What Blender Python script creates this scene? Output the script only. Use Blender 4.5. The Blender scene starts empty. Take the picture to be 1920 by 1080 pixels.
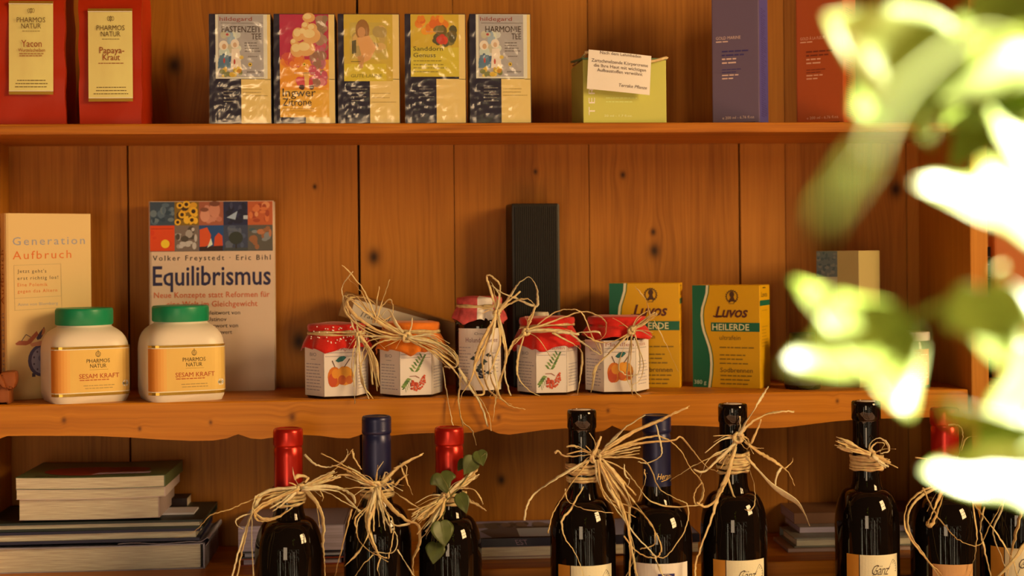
import bpy, bmesh, math, random
from mathutils import Vector, Matrix, noise
random.seed(7)
S = bpy.context.scene
COL = S.collection
# ------------------------------------------------------------------ camera
F = 2700.0; HOR = 480.0; YAW = math.atan(.074); ROLL = .0093
CAM = Vector((0, -1.69, 1.5))
FWD = Vector((math.sin(YAW), math.cos(YAW), 0)); R_ = Vector((math.cos(YAW), -math.sin(YAW), 0)); Z_ = Vector((0, 0, 1))
RGT = R_*math.cos(ROLL)-Z_*math.sin(ROLL); UPV = Z_*math.cos(ROLL)+R_*math.sin(ROLL)
cd = bpy.data.cameras.new('camera'); cam = bpy.data.objects.new('camera', cd); COL.objects.link(cam)
cam.matrix_world = Matrix(((RGT.x, UPV.x, -FWD.x, CAM.x), (RGT.y, UPV.y, -FWD.y, CAM.y), (RGT.z, UPV.z, -FWD.z, CAM.z), (0, 0, 0, 1)))
cd.sensor_width = 36; cd.lens = 36*F/1920; cd.shift_y = -(540-HOR)/1920; cd.clip_start = .02
cd.dof.use_dof = True; cd.dof.focus_distance = 1.63; cd.dof.aperture_fstop = 3.5
S.camera = cam
# ------------------------------------------------------------------ light
S.view_settings.view_transform = 'Standard'; S.view_settings.look = 'None'
S.view_settings.gamma = 1; S.view_settings.use_curve_mapping = False
S.view_settings.exposure = -0.02
w = bpy.data.worlds.new('world'); S.world = w; w.use_nodes = True
w.node_tree.nodes['Background'].inputs[0].default_value = (1, .60, .30, 1)
w.node_tree.nodes['Background'].inputs[1].default_value = .05

def lamp(name, kind, loc, target, energy, color, **kw):
    l = bpy.data.lights.new(name, kind); o = bpy.data.objects.new(name, l); COL.objects.link(o)
    o.location = loc; o.rotation_euler = (Vector(target)-Vector(loc)).to_track_quat('-Z', 'Y').to_euler()
    l.energy = energy; l.color = color
    for k, v in kw.items(): setattr(l, k, v)
    return o
lamp('window_daylight', 'AREA', (2.72, -1.72, 2.42), (.2, 0, 1.42), 140, (1, .64, .28), shape='RECTANGLE', size=1.3, size_y=1.1)
lamp('front_fill', 'AREA', (-.6, -3.4, 1.25), (.2, 0, 1.2), 13, (1, .70, .42), shape='RECTANGLE', size=.7, size_y=.9)  # low front fill, added to lift the wall behind the bottles
lamp('sun', 'SUN', (3, -1, 4), (3-.80, -1-.18, 4-.62), 50, (1, .93, .72), angle=.01)

# ------------------------------------------------------------------ helpers
def P(u, v, Y):
    """the point of the plane y=Y that lies at photo position (u, v)"""
    d = FWD + RGT*((u-960)/F) + UPV*((HOR-v)/F)
    return CAM + d*((Y-CAM.y)/d.y)
def mpp(u, Y):
    d = FWD + RGT*((u-960)/F)
    return ((Y-CAM.y)/d.y)/F
def azi(u): return math.atan((u-960)/F)+YAW

def lin(c): return tuple((x/255/12.92 if x/255 <= .04045 else ((x/255+.055)/1.055)**2.4) for x in c)
LITE = (.85, .56, .275)
def alb(c):
    l = lin(c); return tuple(min(.88, max(.002, l[i]/LITE[i])) for i in range(3))

MATS = {}
def mat(name, color, rough=.55, spec=.4, metal=0, coat=0, bump=0, bscale=200, var=0, vscale=40, stretch=(1, 1, 1), trans=0, raw=False, sheen=0):
    if name in MATS: return MATS[name]
    m = bpy.data.materials.new(name); m.use_nodes = True; nt = m.node_tree; b = nt.nodes['Principled BSDF']
    c = color if raw else alb(color)
    b.inputs['Base Color'].default_value = (*c, 1); b.inputs['Roughness'].default_value = rough
    b.inputs['Specular IOR Level'].default_value = spec; b.inputs['Metallic'].default_value = metal
    b.inputs['Coat Weight'].default_value = coat; b.inputs['Coat Roughness'].default_value = .08
    b.inputs['Sheen Weight'].default_value = sheen
    if bump or var:
        tc = nt.nodes.new('ShaderNodeTexCoord'); mp = nt.nodes.new('ShaderNodeMapping'); mp.inputs['Scale'].default_value = stretch
        nt.links.new(tc.outputs['Object'], mp.inputs[0])
        if bump:
            n = nt.nodes.new('ShaderNodeTexNoise'); n.inputs['Scale'].default_value = bscale; n.inputs['Detail'].default_value = 3
            nt.links.new(mp.outputs[0], n.inputs[0])
            bp = nt.nodes.new('ShaderNodeBump'); bp.inputs['Strength'].default_value = bump; bp.inputs['Distance'].default_value = .002
            nt.links.new(n.outputs[0], bp.inputs['Height']); nt.links.new(bp.outputs[0], b.inputs['Normal'])
            if coat: nt.links.new(bp.outputs[0], b.inputs['Coat Normal'])
        if var:
            n = nt.nodes.new('ShaderNodeTexNoise'); n.inputs['Scale'].default_value = vscale; n.inputs['Detail'].default_value = 4
            nt.links.new(mp.outputs[0], n.inputs[0])
            r = nt.nodes.new('ShaderNodeValToRGB'); r.color_ramp.elements[0].position = .3; r.color_ramp.elements[1].position = .7
            r.color_ramp.elements[0].color = (*[x*(1-var) for x in c], 1); r.color_ramp.elements[1].color = (*[min(.9, x*(1+var)) for x in c], 1)
            nt.links.new(n.outputs[0], r.inputs[0]); nt.links.new(r.outputs[0], b.inputs['Base Color'])
    if trans:
        t = nt.nodes.new('ShaderNodeBsdfTranslucent'); t.inputs[0].default_value = (*[min(.95, x*1.6) for x in c], 1)
        mx = nt.nodes.new('ShaderNodeMixShader'); mx.inputs[0].default_value = trans
        nt.links.new(b.outputs[0], mx.inputs[1]); nt.links.new(t.outputs[0], mx.inputs[2])
        nt.links.new(mx.outputs[0], nt.nodes['Material Output'].inputs[0])
    MATS[name] = m; return m
def ink(c, rough=.5, coat=0):
    return mat('print_%d_%d_%d_%d' % (*c, coat*10), c, rough, coat=coat)

def wood(name, dark, mid, light, axis, knots=(), rough=.5, scale=1.0, seed=0.0, sine=.045, kc=(.035, .012, .003)):
    """pine: long grain along `axis` ('x' or 'z'), dark streaks, knots at given (x, z) of the furniture"""
    m = bpy.data.materials.new(name); m.use_nodes = True; nt = m.node_tree; N = nt.nodes; L = nt.links
    b = N['Principled BSDF']; tc = N.new('ShaderNodeTexCoord'); oi = N.new('ShaderNodeObjectInfo')
    def math_(op, a, bb, clamp=False):
        n = N.new('ShaderNodeMath'); n.operation = op; n.use_clamp = clamp
        for i, q in enumerate((a, bb)):
            if hasattr(q, 'links'): L.new(q, n.inputs[i])
            elif q is not None: n.inputs[i].default_value = q
        return n.outputs[0]
    sep = N.new('ShaderNodeSeparateXYZ'); L.new(tc.outputs['Object'], sep.inputs[0])
    X, Y, Z = sep.outputs
    kmask = None; warp = None
    for (kx, kz, kr) in knots:
        dx = math_('SUBTRACT', X, kx); dz = math_('MULTIPLY', math_('SUBTRACT', Z, kz), .75)
        d = math_('SQRT', math_('ADD', math_('MULTIPLY', dx, dx), math_('MULTIPLY', dz, dz)), None)
        q = math_('DIVIDE', d, kr)
        e = math_('POWER', 2.718, math_('MULTIPLY', math_('MULTIPLY', q, q), -1.2))
        kmask = e if kmask is None else math_('MAXIMUM', kmask, e)
        g = math_('POWER', 2.718, math_('MULTIPLY', math_('MULTIPLY', q, q), -.10))
        sg = math_('MULTIPLY', math_('MULTIPLY', g, dx), -.55)
        warp = sg if warp is None else math_('ADD', warp, sg)
    across = X if axis == 'z' else Z; along = Z if axis == 'z' else X
    if warp is not None: across = math_('ADD', across, warp)
    cmb = N.new('ShaderNodeCombineXYZ')
    L.new(math_('ADD', across, math_('MULTIPLY', oi.outputs['Random'], 7.0)), cmb.inputs[0]); L.new(Y, cmb.inputs[1]); L.new(along, cmb.inputs[2])
    def tex(sa, sl, det, dist=0):
        mp = N.new('ShaderNodeMapping'); mp.inputs['Scale'].default_value = (sa*scale, sa*scale*.6, sl*scale); mp.inputs['Location'].default_value = (seed, seed*.7, seed*1.3)
        L.new(cmb.outputs[0], mp.inputs[0])
        n = N.new('ShaderNodeTexNoise'); n.inputs['Scale'].default_value = 1; n.inputs['Detail'].default_value = det; n.inputs['Distortion'].default_value = dist
        L.new(mp.outputs[0], n.inputs[0]); return n.outputs[0]
    rings = tex(26, 1.0, 2, .4)
    mw = N.new('ShaderNodeMath'); mw.operation = 'SINE'; L.new(math_('MULTIPLY', rings, 55.0), mw.inputs[0])
    fine = tex(420, 9, 3); broad = tex(9, 1.2, 2)
    v = math_('ADD', math_('MULTIPLY', mw.outputs[0], sine), math_('ADD', math_('MULTIPLY', fine, .50), math_('MULTIPLY', broad, .54)))
    v = math_('ADD', v, math_('MULTIPLY', math_('SUBTRACT', oi.outputs['Random'], .5), .16))
    r = N.new('ShaderNodeValToRGB'); L.new(v, r.inputs[0])
    e = r.color_ramp.elements; e[0].position = .25; e[0].color = (*dark, 1); e[1].position = .80; e[1].color = (*light, 1)
    x = e.new(.52); x.color = (*mid, 1)
    out = r.outputs[0]
    if kmask is not None:
        mx = N.new('ShaderNodeMix'); mx.data_type = 'RGBA'; L.new(kmask, mx.inputs[0]); L.new(out, mx.inputs[6]); mx.inputs[7].default_value = (*kc, 1); out = mx.outputs[2]
    L.new(out, b.inputs['Base Color']); b.inputs['Roughness'].default_value = rough; b.inputs['Specular IOR Level'].default_value = .3
    bp = N.new('ShaderNodeBump'); bp.inputs['Strength'].default_value = .25; bp.inputs['Distance'].default_value = .0012
    L.new(v, bp.inputs['Height']); L.new(bp.outputs[0], b.inputs['Normal'])
    return m

def link(name, bm, mats, parent=None, smooth=False, bevel=0):
    me = bpy.data.meshes.new(name)
    if bevel:
        bmesh.ops.bevel(bm, geom=bm.edges[:], offset=bevel, segments=2, affect='EDGES', profile=.6)
    bmesh.ops.recalc_face_normals(bm, faces=bm.faces[:]); bm.to_mesh(me); bm.free()
    for m in (mats if isinstance(mats, (list, tuple)) else [mats]): me.materials.append(m)
    if smooth:
        for p in me.polygons: p.use_smooth = True
        if smooth is not True: me.set_sharp_from_angle(angle=math.radians(smooth))
    o = bpy.data.objects.new(name, me); COL.objects.link(o)
    if parent is not None: o.parent = parent
    return o
def tag(o, label, cat, group=None):
    o['label'] = label; o['category'] = cat
    if group: o['group'] = group
    return o
def thing(name, label, cat, loc=(0, 0, 0), rz=0, group=None):
    o = bpy.data.objects.new(name, None); COL.objects.link(o); o.location = loc; o.rotation_euler = (0, 0, rz); o.empty_display_size = .02
    o.matrix_world = Matrix.Translation(Vector(loc)) @ Matrix.Rotation(rz, 4, 'Z')
    return tag(o, label, cat, group)
def box(bm, x0, x1, y0, y1, z0, z1, mi=0):
    v = [bm.verts.new((x, y, z)) for x in (x0, x1) for y in (y0, y1) for z in (z0, z1)]
    for f in ((0, 1, 3, 2), (4, 6, 7, 5), (0, 4, 5, 1), (2, 3, 7, 6), (0, 2, 6, 4), (1, 5, 7, 3)):
        bm.faces.new([v[i] for i in f]).material_index = mi
    return v
def BM(): return bmesh.new()
def lathe(bm, prof, n=40, mi=0, cx=0, cy=0, rib=0, nrib=0, ribz=None):
    rings = []
    for (r, z) in prof:
        if r < 1e-6: rings.append([bm.verts.new((cx, cy, z))]); continue
        rings.append([bm.verts.new((cx+(r-(rib if rib and i % 2 and ribz[0] <= z <= ribz[1] else 0))*math.cos(2*math.pi*i/n), cy+(r-(rib if rib and i % 2 and ribz[0] <= z <= ribz[1] else 0))*math.sin(2*math.pi*i/n), z)) for i in range(n)])
    for a, b in zip(rings, rings[1:]):
        for i in range(n):
            j = (i+1) % n
            if len(a) == 1 and len(b) == 1: continue
            q = [a[0], b[j], b[i]] if len(a) == 1 else ([a[i], a[j], b[0]] if len(b) == 1 else [a[i], a[j], b[j], b[i]])
            bm.faces.new(q).material_index = mi
def loft(bm, rings, cap0=True, cap1=True, mi=0):
    R = [[bm.verts.new(p) for p in r] for r in rings]; n = len(R[0])
    for a, b in zip(R, R[1:]):
        for i in range(n):
            bm.faces.new([a[i], a[(i+1) % n], b[(i+1) % n], b[i]]).material_index = mi
    if cap0: bm.faces.new(R[0][::-1]).material_index = mi
    if cap1: bm.faces.new(R[-1]).material_index = mi
    return R
def catmull(pts, sub=6):
    if len(pts) < 3: sub = max(sub, 6)
    p = [pts[0]*2-pts[1]]+list(pts)+[pts[-1]*2-pts[-2]]; out = []
    for i in range(1, len(p)-2):
        for k in range(sub):
            t = k/sub; a, b, c, d = p[i-1:i+3]
            out.append(.5*((2*b)+(c-a)*t+(2*a-5*b+4*c-d)*t*t+(3*b-a-3*c+d)*t**3))
    out.append(pts[-1]); return out
def tube(bm, pts, rad, n=6, mi=0, flat=1.0, twist=0.0, cap=True):
    """swept section; rad is a function of t; flat<1 makes a ribbon"""
    rings = []; m = len(pts)
    for i, p in enumerate(pts):
        t = (pts[min(i+1, m-1)]-pts[max(i-1, 0)])
        t = t.normalized() if t.length > 1e-9 else Vector((0, 0, 1))
        ref = Vector((0, -1, 0)) if abs(t.y) < .9 else Vector((0, 0, 1))
        a = t.cross(ref).normalized(); b = t.cross(a).normalized()
        tw = twist*i/m; a, b = a*math.cos(tw)+b*math.sin(tw), b*math.cos(tw)-a*math.sin(tw)
        r = rad(i/(m-1))
        rings.append([p+a*(r*math.cos(2*math.pi*k/n))+b*(r*flat*math.sin(2*math.pi*k/n)) for k in range(n)])
    loft(bm, rings, cap, cap, mi)

# ------------------------------------------------------------------ flat print
_TXT = {}
def glyphs(s, spacing=1.0, shear=0.0, bold=0.0):
    k = (s, spacing, shear, bold)
    if k in _TXT: return _TXT[k]
    c = bpy.data.curves.new('t', 'FONT'); c.body = s; c.size = 1; c.space_character = spacing; c.shear = shear; c.offset = bold; c.resolution_u = 2
    o = bpy.data.objects.new('t', c)
    me = o.to_mesh()
    vs = [(v.co.x, v.co.y) for v in me.vertices]; fs = [tuple(p.vertices) for p in me.polygons]
    o.to_mesh_clear(); bpy.data.objects.remove(o); bpy.data.curves.remove(c)
    _TXT[k] = (vs, fs); return vs, fs
EPS = .00011
class Print:
    """flat print on a face. (u, v) are laid-out positions in the frame u0..u1, v0..v1 that covers the face x0..x1, z0..z1"""
    def __init__(s, u0, v0, u1, v1, x0, x1, z0, z1):
        s.q = (u0, v0, u1, v1, x0, x1, z0, z1); s.mats = []; s.bm = BM(); s.pend = []; s.k = 0
    def c(s, u, v):
        u0, v0, u1, v1, x0, x1, z0, z1 = s.q
        return (x0+(u-u0)/(u1-u0)*(x1-x0), z1+(v-v0)/(v1-v0)*(z0-z1))
    def mi(s, m):
        if isinstance(m, tuple): m = ink(m)
        if m not in s.mats: s.mats.append(m)
        return s.mats.index(m)
    def face(s, pts, m, lay):
        i = s.mi(m); s.pend.append(([(*s.c(*p), lay) for p in pts], i))
    def rect(s, m, u0, v0, u1, v1, lay=1, n=1):
        for k in range(n):
            a = u0+(u1-u0)*k/n; b = u0+(u1-u0)*(k+1)/n
            s.face([(a, v1), (b, v1), (b, v0), (a, v0)], m, lay)
    def poly(s, m, pts, lay=2): s.k += 1; s.face(pts, m, lay+min(1.5, .03*s.k))
    def ell(s, m, cx, cy, rx, ry=None, lay=2, n=14, rot=0):
        s.k += n > 9; lay += min(1.5, .03*s.k) if n > 9 else 0; ry = ry or rx; c, d = math.cos(rot), math.sin(rot)
        s.face([(cx+rx*math.cos(t)*c-ry*math.sin(t)*d, cy+rx*math.cos(t)*d+ry*math.sin(t)*c) for t in [2*math.pi*k/n for k in range(n)]], m, lay)
    def ring(s, m, cx, cy, rx, ry, w_, lay=3, n=18):
        s.line(m, [(cx+rx*math.cos(2*math.pi*k/n), cy+ry*math.sin(2*math.pi*k/n)) for k in range(n+1)], w_, lay)
    def line(s, m, pts, w_, lay=3):
        for a, b in zip(pts, pts[1:]):
            dx, dy = b[0]-a[0], b[1]-a[1]; l = math.hypot(dx, dy) or 1; nx, ny = -dy/l*w_/2, dx/l*w_/2
            s.face([(a[0]+nx, a[1]+ny), (b[0]+nx, b[1]+ny), (b[0]-nx, b[1]-ny), (a[0]-nx, a[1]-ny)], m, lay)
    def text(s, m, t, u0, u1, base, cap, lay=4, spacing=1.0, shear=0.0, bold=0.0, slope=0.0, vert=False):
        vs, fs = glyphs(t, spacing, shear, bold)
        xs = [v[0] for v in vs]; a, b = min(xs), max(xs); k = cap/.70
        i = s.mi(m)
        pts = []
        for (x, y) in vs:
            f = (x-a)/(b-a)
            if vert: pts.append((base-y*k, u0+(u1-u0)*f))      # reads upwards: u0 is the lower end
            else: pts.append((u0+(u1-u0)*f, base-y*k+slope*f))
        for f in fs: s.pend.append(([(*s.c(*pts[j]), lay) for j in f], i))
    def bars(s, m, u0, u1, vs, h, seed=0, lay=3, cover=1.0, center=False):
        r = random.Random(seed)
        for v in vs:
            e = u0+(u1-u0)*(r.uniform(.7, 1.0)*cover); a = u0
            if center: sh = (u1-e)/2; a += sh; e += sh
            while a < e-2*h:
                b = min(e, a+h*r.uniform(2, 6)); s.rect(m, a, v, b, v+h, lay); a = b+h*.8
    def blobs(s, cols, u0, v0, u1, v1, n, r0, r1, seed=0, lay=2):
        r = random.Random(seed)
        for k in range(n):
            rx = r.uniform(r0, r1); ry = r.uniform(r0, r1)
            s.ell(r.choice(cols), r.uniform(u0+rx, max(u0+rx, u1-rx)), r.uniform(v0+ry, max(v0+ry, v1-ry)), rx, ry, lay+.07*k/n*6, 9)
    def build(s, name, parent, fn, extra=None):
        for pts, i in s.pend:
            vs = [s.bm.verts.new(fn(x, z, l*EPS)) for (x, z, l) in pts]
            try: s.bm.faces.new(vs).material_index = i
            except ValueError: pass
        me = bpy.data.meshes.new(name); s.bm.to_mesh(me); s.bm.free()
        for m in s.mats: me.materials.append(m)
        o = bpy.data.objects.new(name, me); COL.objects.link(o); o.parent = parent
        return o
def flat(y): return lambda x, z, o: Vector((x, y-o, z))
# ------------------------------------------------------------------ the setting
WALL = .17; ZA = P(960, 230, 0).z; ZB = P(960, 744, 0).z; ZC = P(1500, 1052, -.005).z; ZD = P(1091, 768, -.10).z-.31
def struct(name, bm, m): o = link(name, bm, m); o['kind'] = 'structure'; return o
plaster = mat('warm_plaster', (.30, .19, .10), .9, raw=True, bump=.2, bscale=60)
tiles = mat('terracotta_floor', (.18, .08, .04), .6, raw=True, var=.3, vscale=5)
b = BM(); box(b, -3, 3, .205, .30, 0, 2.45); struct('wall_back', b, plaster)
b = BM(); box(b, -3, 3, -5, .30, -.06, 0); struct('floor', b, tiles)
b = BM(); box(b, -3, 3, -.75, .30, 2.45, 2.53); struct('ceiling', b, plaster)  # unseen ceiling, ended here so the sun reaches the plant but not the shelves
b = BM(); box(b, 1.9, 2.0, -.95, .205, 0, 2.45); struct('sun_block_wall', b, plaster)  # unseen wall, added to keep the sun off the shelves

# window frame before the daylight, and unseen posts added to streak the bottle reflections
wh = mat('white_paint', (.75, .72, .66), .6, raw=True)
LQ = (Vector((.2, 0, 1.42))-Vector((2.72, -1.72, 2.42))).to_track_quat('-Z', 'Y').to_matrix().to_4x4(); LQ.translation = Vector((2.72, -1.72, 2.42))
b = BM()
for (x0, x1, y0, y1) in ((-.72, -.64, -.62, .62), (.64, .72, -.62, .62), (-.64, .64, .54, .62), (-.64, .64, -.62, -.54), (-.02, .02, -.54, .54), (-.64, .64, .05, .08), (-.64, .64, -.27, -.24)): box(b, x0, x1, y0, y1, -.06, -.03)
for v in b.verts: v.co = LQ @ v.co
struct('window_1', b, wh)
for i, (x, y, wd_, z0, z1) in enumerate(((-1.35, -2.7, .05, 0, 1.35), (-.55, -3.0, .03, 0, 1.3), (.35, -3.1, .05, 0, 1.25), (.62, -2.9, .03, 0, 1.4), (.95, -3.0, .11, 0, 1.3), (1.5, -3.2, .05, 0, 1.4))):
    b = BM(); box(b, x-wd_/2, x+wd_/2, y-.03, y+.03, z0, z1); struct('streak_post_%d' % (i+1), b, wh)
hb_ = mat('garden_hedge', (.018, .018, .007), .8, raw=True, var=.8, vscale=9)
b = BM(); bmesh.ops.create_grid(b, x_segments=60, y_segments=24, size=1)
for v in b.verts:
    x, z = v.co.x*3, (v.co.y+1)*.8; v.co = Vector((x, -4.2+.25*noise.noise(Vector((x*3, z*3, 0)))+.12*noise.noise(Vector((x*9, z*9, 2))), z))
struct('unseen_hedge', b, hb_)  # unseen hedge behind the camera, added for the bottles to mirror

# ------------------------------------------------------------------ the wooden shelf unit
KN = []
for (u, v, r) in ((327, 122, .013), (701, 482, .009), (1227, 470, .008), (1680, 355, .010), (590, 350, .003), (1225, 435, .004), (745, 905, .008), (1168, 328, .004), (752, 870, .006), (560, 640, .012), (940, 900, .006), (1004, 322, .003)):
    p = P(u, v, WALL); KN.append((p.x, p.z, r))
KE = []
for (u, v, r) in ((120, 788, .004), (395, 792, .003), (548, 782, .006), (935, 783, .004), (1140, 770, .003), (1570, 752, .003), (700, 800, .003), (262, 804, .003)):
    p = P(u, v, 0); KE.append((p.x, p.z, r*.8))
W_BACK = wood('pine_back', (.25, .086, .009), (.44, .172, .019), (.53, .225, .029), 'z', KN, .55)
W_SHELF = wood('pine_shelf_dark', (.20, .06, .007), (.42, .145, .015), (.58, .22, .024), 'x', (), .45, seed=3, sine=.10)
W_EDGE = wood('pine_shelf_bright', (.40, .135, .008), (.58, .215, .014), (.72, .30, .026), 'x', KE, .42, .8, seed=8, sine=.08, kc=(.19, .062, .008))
W_POST = wood('pine_post', (.34, .12, .010), (.5, .20, .018), (.6, .26, .03), 'z', (), .5, seed=5)
hutch = thing('shelf_unit', 'large orange pine shelf unit with a plank back and a scalloped middle shelf', 'shelf', (0, 0, 0))
XL, XP = -.52, P(1817, 500, 0).x; XR = XP+.42
joints = [-250, -60, 240, 673, 852, 1105, 1387, 1473, 1700]
xs = [XL]+[P(u, 400, WALL).x for u in joints[1:]]+[XP+.02, XP+.21, XR]
gap = {240: .0022, 673: .003, 1387: .0024}
for i, (a, c) in enumerate(zip(xs, xs[1:])):
    g0 = gap.get(joints[i], .0009) if i < len(joints) else .001
    g1 = gap.get(joints[i+1], .0009) if i+1 < len(joints) else .001
    b = BM(); dy = random.uniform(0, .0012)
    box(b, a+g0/2, c-g1/2, WALL+dy, WALL+.018, ZD, 2.05); link('back_plank', b, W_BACK, hutch, bevel=.0006)
def board(name, x0, x1, y0, y1, z0, z1, m, bev=.002):
    b = BM(); box(b, x0, x1, y0, y1, z0, z1); return link(name, b, m, hutch, bevel=bev)
# top shelf: board with a rounded under-lip
b = BM()
prof = [(WALL, ZA), (.003, ZA), (.0008, ZA-.0008), (0, ZA-.003), (0, ZA-.0095), (.0008, ZA-.0118), (.003, ZA-.0125), (WALL, ZA-.0125)]
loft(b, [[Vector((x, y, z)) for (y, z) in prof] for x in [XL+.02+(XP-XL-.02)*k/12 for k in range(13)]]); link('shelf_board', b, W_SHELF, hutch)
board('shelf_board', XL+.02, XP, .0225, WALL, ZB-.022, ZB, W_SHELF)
# scalloped front edge of the middle shelf, traced from its lower outline
low = [(-300, 824), (-200, 828), (-100, 824), (-30, 826), (-6, 825), (3, 821), (14, 817.5), (60, 817), (180, 817.5), (240, 820), (300, 824), (360, 826.5), (400, 826), (425, 822), (444, 815), (447, 814), (452, 816), (470, 822), (490, 823.5), (520, 819), (560, 815), (600, 817), (630, 821), (655, 822), (672, 817), (684, 811), (688, 811), (700, 816), (735, 817), (765, 813.5), (800, 812), (850, 811.5), (890, 811), (905, 807), (912, 804), (918, 806), (935, 813), (955, 815), (985, 811), (1020, 806), (1060, 803), (1090, 806), (1115, 810.5), (1132, 808), (1145, 800), (1148, 798), (1152, 800), (1168, 807), (1190, 808), (1225, 801), (1260, 797.5), (1300, 798), (1340, 800), (1390, 803), (1440, 803), (1480, 800.5), (1520, 795.5), (1560, 790.5), (1600, 787), (1650, 785), (1740, 782.5), (1815, 780.5)]
b = BM(); top = [P(u, v, 0) for u, v in low]
F0 = [b.verts.new((p.x, 0, P(u, v, 0).z)) for p, (u, v) in zip(top, low)]
B0 = [b.verts.new((p.x, .022, P(u, v, 0).z)) for p, (u, v) in zip(top, low)]
F1 = [b.verts.new((p.x, .0012, ZB)) for p in top]; F2 = [b.verts.new((p.x, 0, ZB-.0015)) for p in top]; B1 = [b.verts.new((p.x, .022, ZB)) for p in top]
for i in range(len(low)-1):
    for A, Bq in ((F0, F2), (F2, F1), (F1, B1), (B1, B0), (B0, F0)): b.faces.new([A[i], A[i+1], Bq[i+1], Bq[i]])
for i in (0, -1): b.faces.new([F0[i], F2[i], F1[i], B1[i], B0[i]])
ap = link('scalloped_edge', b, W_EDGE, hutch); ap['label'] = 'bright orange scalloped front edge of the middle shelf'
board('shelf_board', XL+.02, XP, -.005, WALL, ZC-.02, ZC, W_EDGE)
for x in (XL, XP): board('side_panel', x, x+.022, -.004, WALL, ZD, 2.05, W_POST)
board('side_panel', XR, XR+.022, -.004, WALL, ZD, 2.05, W_POST)
board('shelf_board', XP+.022, XR, .012, WALL, ZB-.022+.004, ZB+.004, W_SHELF); board('shelf_board', XP+.022, XR, 0, WALL, ZA-.022, ZA, W_SHELF)
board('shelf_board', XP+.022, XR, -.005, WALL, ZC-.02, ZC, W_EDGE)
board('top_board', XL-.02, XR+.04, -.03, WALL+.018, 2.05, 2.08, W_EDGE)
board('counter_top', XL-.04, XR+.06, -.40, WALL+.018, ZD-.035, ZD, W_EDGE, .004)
board('cabinet_body', XL-.01, XR+.03, -.36, WALL+.018, .08, ZD-.035, W_POST)
board('plinth', XL+.01, XR+.01, -.33, WALL+.01, 0, .08, W_SHELF)
for k in range(3):
    x0 = XL+.01+k*.56; b = BM(); box(b, x0, x0+.52, -.378, -.36, .12, ZD-.06); d = link('door', b, W_EDGE, hutch, bevel=.003)
    b = BM(); lathe(b, [(0, .02), (.010, .018), (.012, .012), (.006, .006), (.006, 0)], 16); d2 = link('knob', b, W_POST, d, True); d2.rotation_euler = (math.pi/2, 0, 0); d2.location = (x0+.47, -.378, .55)

# ------------------------------------------------------------------ boxes
def place(u, Y, z):
    p = P(u, 500, Y); return (p.x, Y, z)
CARD = lambda c, coat=0: mat('card_%d_%d_%d' % c, c, .5, .35, coat=coat)
def face_w(u0, u1, Y): return (u1-u0)*mpp((u0+u1)/2, Y)
def ztop(u, v, Y): return P(u, v, Y).z

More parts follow.
